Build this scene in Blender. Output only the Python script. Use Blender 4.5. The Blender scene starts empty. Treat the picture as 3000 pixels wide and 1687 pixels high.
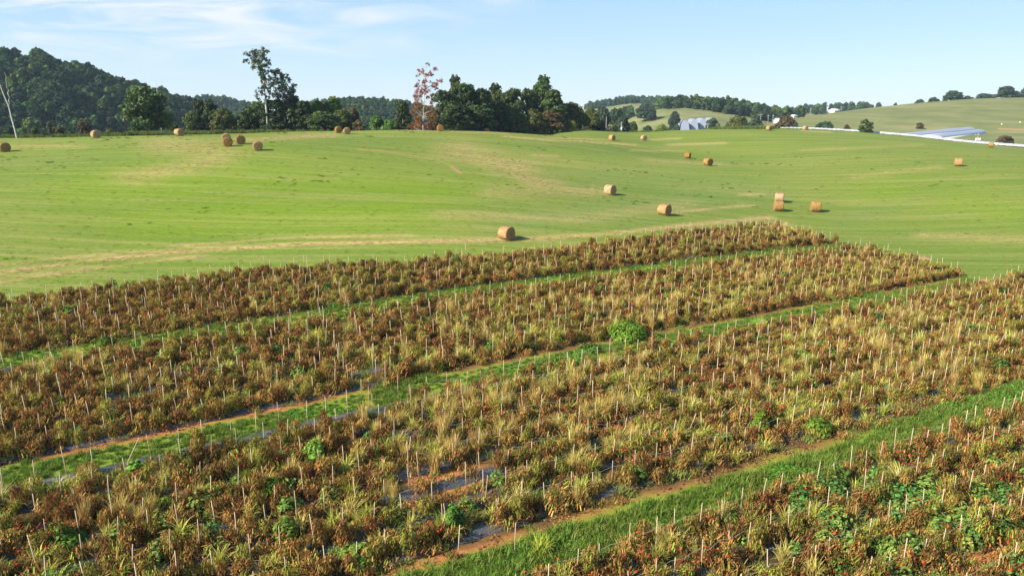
import bpy, math, random
import numpy as np
from math import radians, pi, sin, cos
sc = bpy.context.scene
# ------------------------------------------------------------------ camera, sky, sun, exposure
# world origin = drone; ground lies about 15 m below it
F = 2065.0; CX = 1500.; CY = 843.5; PITCH = math.atan((843.5 - 332) / F)
cam = bpy.data.cameras.new('camera'); cam_o = bpy.data.objects.new('camera', cam); sc.collection.objects.link(cam_o)
cam.sensor_width = 36.0; cam.lens = 36.0 * F / 3000.0; cam.clip_start = 0.5; cam.clip_end = 20000
cam_o.location = (0, 0, 0); cam_o.rotation_euler = (pi / 2 - PITCH, 0, 0)
sc.camera = cam_o
SUN_EL = radians(33); SUN_AZ = radians(243)      # azimuth clockwise from +Y: light comes from the left, a little behind
sx, sy, sz = sin(SUN_AZ) * cos(SUN_EL), cos(SUN_AZ) * cos(SUN_EL), sin(SUN_EL)
sun = bpy.data.lights.new('sun', 'SUN'); sun.energy = 5.0; sun.angle = radians(0.5); sun.color = (1, .93, .80)
sun_o = bpy.data.objects.new('sun', sun); sc.collection.objects.link(sun_o)
from mathutils import Vector
sun_o.rotation_euler = Vector((sx, sy, sz)).to_track_quat('Z', 'Y').to_euler()
world = bpy.data.worlds.new('World'); sc.world = world; world.use_nodes = True
sc.view_settings.view_transform = 'Standard'; sc.view_settings.look = 'None'
sc.view_settings.exposure = 1.15; sc.view_settings.gamma = 1
sc.render.engine = 'CYCLES'
sc.cycles.max_bounces = 5; sc.cycles.diffuse_bounces = 2; sc.cycles.transmission_bounces = 3
sc.cycles.volume_bounces = 0; sc.cycles.transparent_max_bounces = 4
sc.cycles.use_denoising = True

def N(nt, typ, **kw):
    n = nt.nodes.new(typ)
    for k, v in kw.items():
        if k[0] == 'i' and k[1:].isdigit(): n.inputs[int(k[1:])].default_value = v
        else: setattr(n, k, v)
    return n
def math_n(nt, op, a, b=None, c=None, clamp=False):
    n = nt.nodes.new('ShaderNodeMath'); n.operation = op; n.use_clamp = clamp
    for i, q in enumerate((a, b, c)):
        if q is None: continue
        if isinstance(q, (int, float)): n.inputs[i].default_value = q
        else: nt.links.new(q, n.inputs[i])
    return n.outputs[0]
def ramp(nt, fac, stops):
    r = nt.nodes.new('ShaderNodeValToRGB'); nt.links.new(fac, r.inputs[0])
    e = r.color_ramp.elements
    while len(e) < len(stops): e.new(0.5)
    for q, (p, c) in zip(e, stops):
        q.position = p; q.color = (*c, 1) if len(c) == 3 else c
    return r.outputs[0]
def mixc(nt, fac, a, b, mode='MIX'):
    m = nt.nodes.new('ShaderNodeMix'); m.data_type = 'RGBA'; m.blend_type = mode
    for s, q in ((0, fac), (6, a), (7, b)):
        if hasattr(q, 'links'): nt.links.new(q, m.inputs[s])
        elif s == 0: m.inputs[0].default_value = q
        else: m.inputs[s].default_value = (*q, 1)
    return m.outputs[2]
def noise(nt, vec, scale, detail=4, rough=.55, dist=0.):
    n = nt.nodes.new('ShaderNodeTexNoise'); n.inputs['Scale'].default_value = scale
    n.inputs['Detail'].default_value = detail; n.inputs['Roughness'].default_value = rough
    n.inputs['Distortion'].default_value = dist
    if vec is not None: nt.links.new(vec, n.inputs['Vector'])
    return n.outputs[0]
def mapping(nt, vec, sc_, rot=(0, 0, 0), loc=(0, 0, 0)):
    m = nt.nodes.new('ShaderNodeMapping'); nt.links.new(vec, m.inputs[0])
    m.inputs['Scale'].default_value = sc_; m.inputs['Rotation'].default_value = rot; m.inputs['Location'].default_value = loc
    return m.outputs[0]

# sky: Nishita plus thin cirrus, laid out by direction (azimuth, elevation)
nt = world.node_tree; nt.nodes.clear()
sky = N(nt, 'ShaderNodeTexSky', sky_type='NISHITA', sun_disc=False, sun_elevation=SUN_EL, sun_rotation=SUN_AZ,
        altitude=300, air_density=1.0, dust_density=0.25, ozone_density=3.5)
tc = N(nt, 'ShaderNodeTexCoord'); sep = N(nt, 'ShaderNodeSeparateXYZ'); nt.links.new(tc.outputs['Generated'], sep.inputs[0])
az = math_n(nt, 'ARCTAN2', sep.outputs[0], sep.outputs[1])
el = math_n(nt, 'ARCSINE', sep.outputs[2])
cmb = N(nt, 'ShaderNodeCombineXYZ'); nt.links.new(az, cmb.inputs[0]); nt.links.new(el, cmb.inputs[1])
v1 = mapping(nt, cmb.outputs[0], (3.4, 19, 1), rot=(0, 0, radians(-3)))
n1 = noise(nt, v1, 1.7, 7, .58, .9)
v2 = mapping(nt, cmb.outputs[0], (1.0, 2.2, 1), loc=(4.3, 0, 0))
n2 = noise(nt, v2, 1.6, 2, .5)
def blob(a0, e0, wa, we):
    da = math_n(nt, 'DIVIDE', math_n(nt, 'SUBTRACT', az, a0), wa); de = math_n(nt, 'DIVIDE', math_n(nt, 'SUBTRACT', el, e0), we)
    q = math_n(nt, 'ADD', math_n(nt, 'MULTIPLY', da, da), math_n(nt, 'MULTIPLY', de, de))
    return math_n(nt, 'POWER', 2.718, math_n(nt, 'MULTIPLY', q, -1.0))
msk = math_n(nt, 'MULTIPLY', blob(-.43, .135, .17, .05), 1.25)
for b_, s_ in (((-.62, .11, .22, .05), 1.0), ((-.20, .125, .16, .016), .75), ((-.02, .15, .04, .010), .9), ((-.30, .085, .25, .015), .55),
               ((-.60, .165, .12, .02), 1.0), ((-1.2, .2, .3, .12), .9), ((.9, .35, .5, .15), .6), ((-.3, .5, .9, .2), .6)):
    msk = math_n(nt, 'ADD', msk, math_n(nt, 'MULTIPLY', blob(*b_), s_))
cl = math_n(nt, 'MULTIPLY', math_n(nt, 'MULTIPLY', math_n(nt, 'SUBTRACT', n1, .40, clamp=True), 3.4), msk, clamp=True)
cl = math_n(nt, 'MULTIPLY', cl, .85, clamp=True)
hs = N(nt, 'ShaderNodeHueSaturation'); hs.inputs['Saturation'].default_value = 1.22; nt.links.new(sky.outputs[0], hs.inputs['Color'])
elr = ramp(nt, math_n(nt, 'DIVIDE', el, 1.0), [(0.0, (3.4, 4.0, 4.5)), (.10, (2.6, 3.55, 4.45)), (.22, (1.95, 3.15, 4.35)), (.45, (1.15, 2.2, 3.5)), (1.0, (.7, 1.5, 2.9))])   # the real sky was a cleaner blue than the model gives
skyb = mixc(nt, .78, hs.outputs[0], elr)
cmix = mixc(nt, cl, skyb, (4.6, 4.7, 4.75))
bg = N(nt, 'ShaderNodeBackground'); bg.inputs[1].default_value = .095; nt.links.new(cmix, bg.inputs[0])
wo = N(nt, 'ShaderNodeOutputWorld'); nt.links.new(bg.outputs[0], wo.inputs[0])

# ------------------------------------------------------------------ helpers
rng = np.random.default_rng(7)
COL = sc.collection
def tag(o, label=None, cat=None, group=None, kind=None):
    if label: o['label'] = label
    if cat: o['category'] = cat
    if group: o['group'] = group
    if kind: o['kind'] = kind
    return o
def empty(name, loc, rz=0, scl=(1, 1, 1)):
    o = bpy.data.objects.new(name, None); COL.objects.link(o); o.location = loc; o.rotation_euler = (0, 0, rz); o.scale = scl
    o.empty_display_size = .3
    return o
class MB:
    """mesh builder: quads with a colour per vertex"""
    def __init__(s): s.v = []; s.f = []; s.c = []; s.m = []; s.n = 0
    def add(s, v, f, c=(1, 1, 1), m=0):
        v = np.asarray(v, float).reshape(-1, 3); f = np.asarray(f, int).reshape(-1, 4)
        c = np.asarray(c, float)
        if c.ndim == 1: c = np.tile(c, (len(v), 1))
        s.v.append(v); s.f.append(f + s.n); s.c.append(c); s.m.append(np.full(len(f), m)); s.n += len(v)
    def quads(s, cen, a, b, c, m=0):
        """quads with centre cen and half-axes a, b"""
        v = np.stack([cen - a - b, cen + a - b, cen + a + b, cen - a + b], 1).reshape(-1, 3)
        n = len(cen); f = np.arange(4 * n).reshape(n, 4)
        c = np.asarray(c, float)
        if c.ndim == 1: c = np.tile(c, (n, 1))
        s.add(v, f, np.repeat(c, 4, 0), m)
    def tube(s, path, rad, seg=6, c=(1, 1, 1), cap=True, m=0):
        path = np.asarray(path, float); n = len(path); rad = np.broadcast_to(rad, (n,))
        t = np.gradient(path, axis=0); t /= np.linalg.norm(t, axis=1)[:, None] + 1e-9
        ref = np.array([0, 0, 1.]) if abs(t[0][2]) < .8 else np.array([1., 0, 0])
        u = np.cross(t, ref); u /= np.linalg.norm(u, axis=1)[:, None]; w = np.cross(t, u)
        an = np.arange(seg) * 2 * pi / seg
        ring = path[:, None] + rad[:, None, None] * (np.cos(an)[None, :, None] * u[:, None] + np.sin(an)[None, :, None] * w[:, None])
        v = ring.reshape(-1, 3); f = []
        for i in range(n - 1):
            for j in range(seg):
                k = (j + 1) % seg; f.append((i * seg + j, i * seg + k, (i + 1) * seg + k, (i + 1) * seg + j))
        if cap and seg in (4, 6):
            b0 = 0; e0 = (n - 1) * seg
            if seg == 4: f += [(3, 2, 1, 0), (e0, e0 + 1, e0 + 2, e0 + 3)]
            else: f += [(3, 2, 1, 0), (5, 4, 3, 0), (e0, e0 + 1, e0 + 2, e0 + 3), (e0, e0 + 3, e0 + 4, e0 + 5)]
        s.add(v, f, c, m)
    def box(s, x0, x1, y0, y1, z0, z1, c=(1, 1, 1), m=0):
        v = [(x0, y0, z0), (x1, y0, z0), (x1, y1, z0), (x0, y1, z0), (x0, y0, z1), (x1, y0, z1), (x1, y1, z1), (x0, y1, z1)]
        s.add(v, [(3, 2, 1, 0), (4, 5, 6, 7), (0, 1, 5, 4), (1, 2, 6, 5), (2, 3, 7, 6), (3, 0, 4, 7)], c, m)
    def mesh(s, name, mats, smooth=False):
        v = np.concatenate(s.v); f = np.concatenate(s.f); c = np.concatenate(s.c); mm = np.concatenate(s.m)
        me = bpy.data.meshes.new(name); me.vertices.add(len(v)); me.vertices.foreach_set('co', v.astype(np.float32).ravel())
        me.loops.add(f.size); me.loops.foreach_set('vertex_index', f.astype(np.int32).ravel())
        me.polygons.add(len(f)); me.polygons.foreach_set('loop_start', (np.arange(len(f)) * 4).astype(np.int32))
        me.polygons.foreach_set('loop_total', np.full(len(f), 4, np.int32))
        me.polygons.foreach_set('material_index', mm.astype(np.int32))
        if smooth: me.polygons.foreach_set('use_smooth', np.ones(len(f), bool))
        at = me.attributes.new('tint', 'FLOAT_COLOR', 'POINT')
        at.data.foreach_set('color', np.concatenate([c, np.ones((len(c), 1))], 1).astype(np.float32).ravel())
        for m in (mats if isinstance(mats, (list, tuple)) else [mats]): me.materials.append(m)
        me.update(calc_edges=True); me.validate()
        return me
    def obj(s, name, mats, parent=None, smooth=False, loc=None):
        return link(name, s.mesh(name, mats, smooth), parent, loc)
def link(name, me, parent=None, loc=None):
    o = bpy.data.objects.new(name, me); COL.objects.link(o)
    if parent: o.parent = parent
    if loc is not None: o.location = loc
    return o
def runit(n, r=rng):
    d = r.normal(size=(n, 3)); return d / np.linalg.norm(d, axis=1)[:, None]
def leaf_axes(nrm, sa, sb, r=rng):
    """two half-axes perpendicular to the normals"""
    q = runit(len(nrm), r); a = np.cross(nrm, q); a /= np.linalg.norm(a, axis=1)[:, None] + 1e-9; b = np.cross(nrm, a)
    return a * np.reshape(sa, (-1, 1)), b * np.reshape(sb, (-1, 1))

# ------------------------------------------------------------------ materials
def leaf_mat(name, base=(1, 1, 1), var=.35, trans=.22, rough=.55, hue=.03, spec=.25):
    m = bpy.data.materials.new(name); m.use_nodes = True; nt = m.node_tree; nt.nodes.clear()
    at = N(nt, 'ShaderNodeAttribute', attribute_name='tint'); oi = N(nt, 'ShaderNodeObjectInfo')
    c = mixc(nt, 1.0, at.outputs['Color'], base, 'MULTIPLY')
    h = N(nt, 'ShaderNodeHueSaturation'); nt.links.new(c, h.inputs['Color'])
    nt.links.new(math_n(nt, 'MULTIPLY_ADD', oi.outputs['Random'], hue, .5 - hue / 2), h.inputs['Hue'])
    nt.links.new(math_n(nt, 'MULTIPLY_ADD', oi.outputs['Random'], var, 1 - var / 2), h.inputs['Value'])
    p = N(nt, 'ShaderNodeBsdfPrincipled'); nt.links.new(h.outputs[0], p.inputs['Base Color'])
    p.inputs['Roughness'].default_value = rough; p.inputs['Specular IOR Level'].default_value = spec
    out = N(nt, 'ShaderNodeOutputMaterial')
    if trans > 0:
        t = N(nt, 'ShaderNodeBsdfTranslucent'); nt.links.new(h.outputs[0], t.inputs[0])
        mx = N(nt, 'ShaderNodeMixShader'); mx.inputs[0].default_value = trans
        nt.links.new(p.outputs[0], mx.inputs[1]); nt.links.new(t.outputs[0], mx.inputs[2]); nt.links.new(mx.outputs[0], out.inputs[0])
    else: nt.links.new(p.outputs[0], out.inputs[0])
    return m
def plain(name, col, rough=.7, scale=3., amt=.25, bump=0, metal=0., spec=.4, usetint=False):
    m = bpy.data.materials.new(name); m.use_nodes = True; nt = m.node_tree; p = nt.nodes['Principled BSDF']
    tc = N(nt, 'ShaderNodeTexCoord'); nz = noise(nt, tc.outputs['Object'], scale, 5, .6)
    c = mixc(nt, nz, tuple(x * (1 - amt) for x in col), tuple(min(1, x * (1 + amt)) for x in col))
    if usetint:
        at = N(nt, 'ShaderNodeAttribute', attribute_name='tint'); c = mixc(nt, 1.0, c, at.outputs['Color'], 'MULTIPLY')
    nt.links.new(c, p.inputs['Base Color']); p.inputs['Roughness'].default_value = rough
    p.inputs['Metallic'].default_value = metal; p.inputs['Specular IOR Level'].default_value = spec
    if bump:
        b = N(nt, 'ShaderNodeBump'); b.inputs['Strength'].default_value = bump; nt.links.new(nz, b.inputs['Height']); nt.links.new(b.outputs[0], p.inputs['Normal'])
    return m
M_LEAF = leaf_mat('leaf', spec=.08, rough=.7)
M_DEAD = leaf_mat('withered_leaf', var=.7, trans=.22, hue=.025, rough=.8, spec=.1)
M_GRASS = leaf_mat('grass_blade', var=.4, trans=.3, spec=.06, rough=.7)
M_BARK = plain('bark', (.16, .13, .10), .9, 4, .4)
M_PALE = plain('pale_bark', (.50, .46, .40), .9, 3, .3)
M_WOOD = plain('weathered_wood', (.46, .34, .22), .85, 9, .25, usetint=True)
M_POLE = plain('pole_wood', (.30, .27, .24), .9, 3, .2)
M_WHITE = plain('white_paint', (.58, .58, .58), .6, 2, .06)
M_GREYROOF = plain('roof_metal', (.38, .40, .42), .5, 1, .15)
M_POLY = plain('greenhouse_film', (.27, .30, .38), .5, .5, .12, usetint=True)
M_WRAP = plain('wrap_film', (.52, .53, .55), .4, .6, .05, bump=.2)
M_DARKGLASS = plain('dark_opening', (.05, .06, .07), .4, 1, .1)
M_BRICK = plain('tan_wall', (.45, .38, .30), .8, 2, .1)
M_TOM = leaf_mat('tomato_skin', var=.3, trans=0, rough=.3, spec=.5)
M_YEL = plain('yellow_plastic', (.75, .65, .10), .5, 1, .05)

# ------------------------------------------------------------------ terrain
cp_, sp_ = cos(PITCH), sin(PITCH)
def ray(x, y):
    u = (x - CX) / F; v = (CY - y) / F
    return np.array([u, cp_ + v * sp_, -sp_ + v * cp_])
def at_t(x, y, t): return ray(x, y) * t
def at_z(x, y, z):
    r = ray(x, y); return r * (z / r[2])
def proj(p):
    d = p[..., 1] * cp_ - p[..., 2] * sp_; v = (p[..., 1] * sp_ + p[..., 2] * cp_) / d
    return CX + F * p[..., 0] / d, CY - F * v, d
# survey points of the land: (sight line, distance), (sight line, level), (x, y, level)
CT = [(14,445,119),(282,404,137),(526,399,142),(668,428,119),(705,422,122),(756,440,116),(992,390,158),(1017,394,155),(1290,385,166),(1425,391,185),
(1793,411,186),(1886,412,198),(2014,465,168),(2074,485,147),(1787,571,108),(1946,629,94),(2280,615,106),(2282,593,113),(2388,620,107),(1484,690,76),
(2806,486,141),(2902,432,215),(2359,382,235),(2253,383,225),
(0,406,150),(-250,410,150),(1150,381,168),(900,385,165),(1600,393,212),(1700,390,222),(2000,382,238),(2279,382,262),(2366,383,258),(2454,386,256),(2521,391,256),(2570,395,256),(2687,405,256),(2832,421,254),(3000,434,250),(3200,452,246)]
CZ = [(0,850,-14.4),(750,765,-13.9),(1514,722,-13.8),(2330,649,-14.9),(2935,838,-15.8),(0,1400,-15.2),(1500,1500,-15.3),(3000,1500,-15.7),(1500,1000,-14.9),(0,1080,-14.8),(3000,1100,-15.8),(2500,900,-15.6)]
CW = [(-40,10,-15.2),(0,0,-15.3),(40,10,-15.6),(0,-60,-15.5),(-100,0,-15),(100,0,-16),(-80,40,-13.5),(130,60,-15.6),
(-120,200,-14),(-60,210,-12),(0,215,-11),(-150,260,-26),(-80,270,-24),(0,280,-20),(60,290,-14),(120,300,-13),(190,300,-12.5),(240,330,-12.5),
(-220,150,-14),(-260,260,-26),(300,230,-14),(0,400,-26),(150,420,-18),(300,430,-9),(-200,400,-26),(-500,300,-26),(0,650,-26),(400,600,-14),(600,400,-12),(-500,700,-26),(600,900,-20),(0,1200,-24),(-900,1200,-24),(1200,1200,-24)]
P = np.array([at_t(*c) for c in CT] + [at_z(*c) for c in CZ] + [np.array(c, float) for c in CW])
def mq(A, B, c=12.): return np.sqrt(((A[:, None, :] - B[None]) ** 2).sum(-1) + c * c)
n_ = len(P); MM = np.zeros((n_ + 3, n_ + 3)); MM[:n_, :n_] = mq(P[:, :2], P[:, :2]) - np.eye(n_) * .5
MM[:n_, n_] = 1; MM[:n_, n_ + 1:] = P[:, :2]; MM[n_, :n_] = 1; MM[n_ + 1:, :n_] = P[:, :2].T
WW = np.linalg.solve(MM, np.concatenate([P[:, 2], [0, 0, 0]]))
# ridges: (pixel column, row of the bare crest, distance); front and back slope
RIDGES = [
 ([(-1400,150,420),(-500,120,520),(-300,130,520),(0,203,520),(140,213,520),(300,255,530),(400,295,540),(520,325,560),(570,342,560),(620,375,560)], .30, .25),
 ([(380,330,1000),(520,300,1000),(560,302,1000),(610,298,1000),(660,303,1000),(720,315,1000),(800,345,1000)], .10, .1),
 ([(790,375,750),(840,350,750),(880,328,750),(960,316,750),(1050,312,750),(1150,314,750),(1210,325,750),(1290,350,750),(1400,375,750)], .11, .1),
 ([(1480,372,1150),(1620,338,1150),(1680,328,1150),(1740,316,1150),(1800,308,1150),(1850,300,1150),(1950,303,1150),(2030,325,1150),(2150,345,1150)], .10, .1),
 ([(1780,378,640),(1830,350,640),(1870,332,640),(1950,317,640),(2000,314,640),(2080,317,640),(2150,324,640),(2220,336,640),(2310,352,640),(2450,370,640)], .13, .1),
 ([(2200,368,1000),(2280,345,1000),(2330,335,1000),(2400,328,1000),(2530,325,1000),(2700,330,1000),(3000,345,1000)], .08, .1),
 ([(2180,385,440),(2240,368,450),(2290,352,470),(2400,337,490),(2530,319,520),(2700,301,550),(2850,290,570),(3000,286,580),(3200,292,580),(3600,320,560)], .125, .12)]
RD = []
for pts, fs, bs in RIDGES:
    Q = np.array([at_t(*p) for p in pts]); RD.append((Q[:, 0] / Q[:, 1], Q[:, 1], Q[:, 2], fs, bs))
def zt(x, y, ridges=True):
    x = np.asarray(x, float); y = np.asarray(y, float); sh = x.shape
    q = np.stack([x.ravel(), y.ravel()], 1); out = np.empty(len(q))
    rr_ = np.hypot(q[:, 0], q[:, 1]); k_ = np.minimum(1, 1500 / (rr_ + 1e-6))[:, None]; qq = q * k_
    for i in range(0, len(q), 20000):
        s = qq[i:i + 20000]; out[i:i + 20000] = mq(s, P[:, :2]) @ WW[:n_] + WW[n_] + s @ WW[n_ + 1:]
    if ridges:
        X, Y = q[:, 0], q[:, 1]; Ys = np.maximum(Y, 60.); a = X / Ys
        for A, Yc, Zc, fs, bs in RD:
            yc = np.interp(a, A, Yc); zc = np.interp(a, A, Zc)
            edge = np.clip(np.maximum(A[0] - a, a - A[-1]), 0, 9) * 600
            d = Y - yc; sl = np.where(d < 0, fs, bs)
            w = 40.; ad = np.sqrt(d * d + w * w) - w
            h = zc - sl * ad * 1.15 - edge + 1.2 * np.sin(X * .021 + Yc[0]) * np.sin(Y * .017) * np.clip(np.abs(d) / 80, 0, 1)
            m = out - h; k = 3.0
            out = np.where(np.abs(m) < k, np.maximum(out, h) + (k - np.abs(m)) ** 2 / (4 * k), np.maximum(out, h))
    return out.reshape(sh)
def z1(x, y): return float(zt(np.array([x]), np.array([y]))[0])
def gp(x, y): return (float(x), float(y), z1(x, y))
def hit(px, py, tmax=1500):
    r = ray(px, py); ts = np.exp(np.linspace(math.log(15), math.log(tmax), 2500))
    g = zt(ts * r[0], ts * r[1]) - ts * r[2]; i = int(np.argmax(g > 0))
    return r * ts[i] if g[i] > 0 else None

# plot layout: crop rows run 30 degrees off the picture plane; u along rows, v across
RC, RS = cos(radians(30)), sin(radians(30))
def uv(x, y): return x * RC + y * RS, -x * RS + y * RC
def xy(u, v): return u * RC - v * RS, u * RS + v * RC
STRIPS = [(50.9, 1.7), (34.9, 1.55), (18.6, 1.2), (3.0, 1.2)]
ROWS = [53.3 + 1.80 * k for k in range(8)] + [37.25 + 1.67 * k for k in range(8)] + [21.2 + 1.70 * k for k in range(8)] + [4.7 + 1.74 * k for k in range(8)] + [-12.5 + 1.8 * k for k in range(8)]
def strip_v(s, u):
    if s == 0: return np.interp(u, [-8, 15, 32, 60], [50.3, 51.1, 51.2, 51.0])
    if s == 1: return np.interp(u, [-8, 13, 42, 73], [34.3, 34.5, 35.0, 35.0])
    return STRIPS[s][0] - .03 * (u - 20)
def rsh(v, u): return -.6 * np.clip((32 - u) / 25, 0, 1) * np.clip((49 - v) / 12, 0, 1) if 36 < v < 50 else 0 * u   # the rows above the middle strip bend with it
def far_edge(u): return np.interp(u, [-40, -8, 12, 16, 23, 34, 55, 78, 95], [66.4, 66.2, 66.0, 65.0, 61.8, 60.0, 60.6, 63.2, 63.4])
def in_plot(x, y):
    u, v = uv(x, y)
    right = np.where(v < 34, 400, np.interp(y, [0, 61, 68.6, 77.6, 91.5, 96], [46.2, 45.8, 44.6, 42.2, 36.0, 32.]))
    return (v < far_edge(u)) & (x < right) & (u > -60)
def gapx(y): return np.interp(y, [10, 25.7, 30.5, 39.9, 54.2, 66.9, 80], [3.5, -2.2, -4.5, -9.3, -14.5, -19.4, -24.5])
def vnoise(x, y, s, seed=0):
    """cheap smooth value noise 0..1"""
    x = np.asarray(x) / s; y = np.asarray(y) / s; xi = np.floor(x).astype(int); yi = np.floor(y).astype(int)
    fx = x - xi; fy = y - yi; fx = fx * fx * (3 - 2 * fx); fy = fy * fy * (3 - 2 * fy)
    def h(a, b):
        k = (a * 374761393 + b * 668265263 + seed * 1442695041) & 0x7fffffff
        k = (k ^ (k >> 13)) * 1274126177 & 0x7fffffff
        return ((k ^ (k >> 16)) & 0xffff) / 65535.
    return (h(xi, yi) * (1 - fx) + h(xi + 1, yi) * fx) * (1 - fy) + (h(xi, yi + 1) * (1 - fx) + h(xi + 1, yi + 1) * fx) * fy

# ground sheet: a fan that gets coarser with distance
ys = [-45.]
while ys[-1] < 2700: ys.append(ys[-1] + (.30 if ys[-1] < 15 else max(.28, .0046 * (ys[-1] + 5)) if ys[-1] < 700 else .02 * ys[-1]))
ys = np.array(ys); nx = 760; ss = np.linspace(-1, 1, nx)
GX = (ys[:, None] + 62) * 1.02 * ss[None] * 1.0; GY = np.repeat(ys[:, None], nx, 1)
GZ = zt(GX, GY)
GU, GV = uv(GX, GY)
plot = in_plot(GX, GY)
# soil beds are slightly raised, wheel strips slightly sunken
px_, py_, _ = proj(np.stack([GX, GY, GZ], -1)); px_ = np.where(GY > 5, px_, -9999)
def stroke(pts, w, asp=1.):
    out = np.zeros(GX.shape); pts = np.array(pts, float)
    for (ax, ay), (bx, by) in zip(pts[:-1], pts[1:]):
        sel = (px_ > min(ax, bx) - 6 * w - 30) & (px_ < max(ax, bx) + 6 * w + 30) & (py_ > min(ay, by) - 4 * w - 4) & (py_ < max(ay, by) + 4 * w + 4)
        if not sel.any(): continue
        X = px_[sel]; Y = py_[sel]; dx, dy = bx - ax, by - ay
        t = np.clip(((X - ax) * dx + (Y - ay) * dy) / (dx * dx + dy * dy), 0, 1)
        ex = (X - ax - t * dx) / (3.0 if asp > 1 else 1); ey = Y - ay - t * dy
        out[sel] = np.maximum(out[sel], np.exp(-(ex * ex + ey * ey) / (w * w)))
    return out
dry = np.zeros(GX.shape)
for pts, w, s in [([(-60,812),(0,798),(250,765),(480,742),(900,713),(1450,703),(1750,688),(2050,656),(2250,638)], 6, 1.),
  ([(-60,838),(0,826),(300,783),(600,748)], 4, .8), ([(500,722),(800,700),(1100,690)], 3.5, .7),
  ([(-60,780),(0,772),(400,738),(700,722)], 6, .6), ([(0,820),(300,780)], 8, .5), ([(900,695),(1200,690)], 5, .5),
  ([(480,430),(640,440),(620,470),(400,520)], 26, .5), ([(500,425),(505,440)], 5, .4),
  ([(1350,440),(1500,490),(1580,540)], 30, .55), ([(1480,400),(1600,410),(1700,415),(1860,425)], 2.6, .9), ([(1600,405),(1790,409)], 1.6, .8),
  ([(1900,410),(1990,406)], 2.6, .9), ([(1960,425),(2120,419)], 4, .7), ([(1850,441),(2000,443)], 3, .5), ([(1450,560),(1750,560)], 18, .45), ([(1950,625),(2150,605),(2200,604)], 4, .75),
  ([(2170,570),(2230,570)], 4, .6), ([(700,412),(900,400),(980,397)], 6, .6), ([(0,425),(250,430)], 4, .4), ([(1560,455),(1630,458)], 3, .7),
  ([(1900,470),(2100,480)], 8, .3), ([(2000,680),(2300,655)], 8, .5), ([(2350,440),(2700,425)], 4, .35), ([(2500,520),(2750,490)], 9, .3), ([(1300,630),(1700,640),(2000,600)], 16, .35),
  ([(2700,690),(3000,700)], 10, .4), ([(2350,384),(2430,388)], 2, .8), ([(1160,381),(1480,391)], 2.5, .5)]:
    dry = np.maximum(dry, stroke(pts, w, 3) * s)
bare = np.zeros(GX.shape)
for pts, w, s in [([(1120,443),(1200,455),(1280,470),(1330,490),(1350,508)], 1.6, .55), ([(1322,488),(1348,506)], 3.5, 1.), ([(1045,438),(1120,443)], 1.8, .7),
  ([(2655,748),(2725,760)], 4, 1.2), ([(2880,822),(2950,838)], 6, 1.3), ([(2690,385),(2850,388)], .1, 0), ([(2925,378),(3060,382)], 2.4, 1.)]:
    bare = np.maximum(bare, stroke(pts, w, 1) * s)
lush = stroke([(300,560),(800,520),(1250,560),(1150,620),(500,640)], 70, 3) + .7 * stroke([(2600,560),(2950,620)], 40, 3) - .9 * stroke([(1800,520),(2200,560),(1900,600),(1500,650)], 36, 3) - .7 * stroke([(2700,580),(2500,640)], 25, 3) - .5 * stroke([(0,480),(300,460)], 14, 3)
# strips and soil lines inside the plot
wob = (vnoise(GX, GY, 1.1, 5) - .5) * .9 + (vnoise(GX, GY, 4., 6) - .5) * .8
strip = np.zeros(GX.shape); soil = np.zeros(GX.shape)
for k, (v0, hw) in enumerate(STRIPS):
    sv = strip_v(k, GU); d = GV - sv + wob
    strip = np.maximum(strip, np.clip((hw - np.abs(d)) / .5 + .5, 0, 1))
    dd = GV - (sv + hw + .05) + wob * .3
    on = np.where((k == 1) & (GU > 14), .35, {0: .15, 1: .85, 2: .9, 3: .8}[k]) * np.clip((vnoise(GU, GV * 0, 7., 11 + k) - (.25 if k < 2 else .4)) * 3, 0, 1)
    soil = np.maximum(soil, np.exp(-(dd / .36) ** 2) * on)
soil = np.maximum(soil, np.exp(-((GV - 10.8 + wob * .6) / .45) ** 2) * np.clip((GU - 24) / 2, 0, 1))
soil = np.maximum(soil, np.exp(-(((GX + 3.2) / 3.) ** 2 + ((GY - 27) / 2.2) ** 2)) * (vnoise(GX, GY, .7, 3) > .35))
gap = np.exp(-((GX - gapx(GY)) / .9) ** 2) * (GV > 19) * (GV < 67)
soil = np.maximum(soil, gap * .5 * vnoise(GX, GY, 1.3, 9))
plotm = plot.astype(float)
strip *= plotm; soil *= plotm
nyy = len(ys)
me = bpy.data.meshes.new('ground'); V = np.stack([GX, GY, GZ], -1).reshape(-1, 3)
idx = np.arange(nyy * nx).reshape(nyy, nx); FQ = np.stack([idx[:-1, :-1], idx[:-1, 1:], idx[1:, 1:], idx[1:, :-1]], -1).reshape(-1, 4)
me.vertices.add(len(V)); me.vertices.foreach_set('co', V.astype(np.float32).ravel())
me.loops.add(FQ.size); me.loops.foreach_set('vertex_index', FQ.astype(np.int32).ravel())
me.polygons.add(len(FQ)); me.polygons.foreach_set('loop_start', (np.arange(len(FQ)) * 4).astype(np.int32)); me.polygons.foreach_set('loop_total', np.full(len(FQ), 4, np.int32))
me.polygons.foreach_set('use_smooth', np.ones(len(FQ), bool))
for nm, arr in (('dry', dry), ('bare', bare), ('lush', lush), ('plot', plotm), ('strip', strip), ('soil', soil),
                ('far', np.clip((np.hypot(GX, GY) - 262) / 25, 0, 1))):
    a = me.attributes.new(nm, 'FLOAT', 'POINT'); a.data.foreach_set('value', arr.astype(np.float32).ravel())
me.update(calc_edges=True)
m = bpy.data.materials.new('meadow_and_soil'); m.use_nodes = True; nt = m.node_tree; p = nt.nodes['Principled BSDF']
geo = N(nt, 'ShaderNodeNewGeometry'); pos = geo.outputs['Position']
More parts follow.
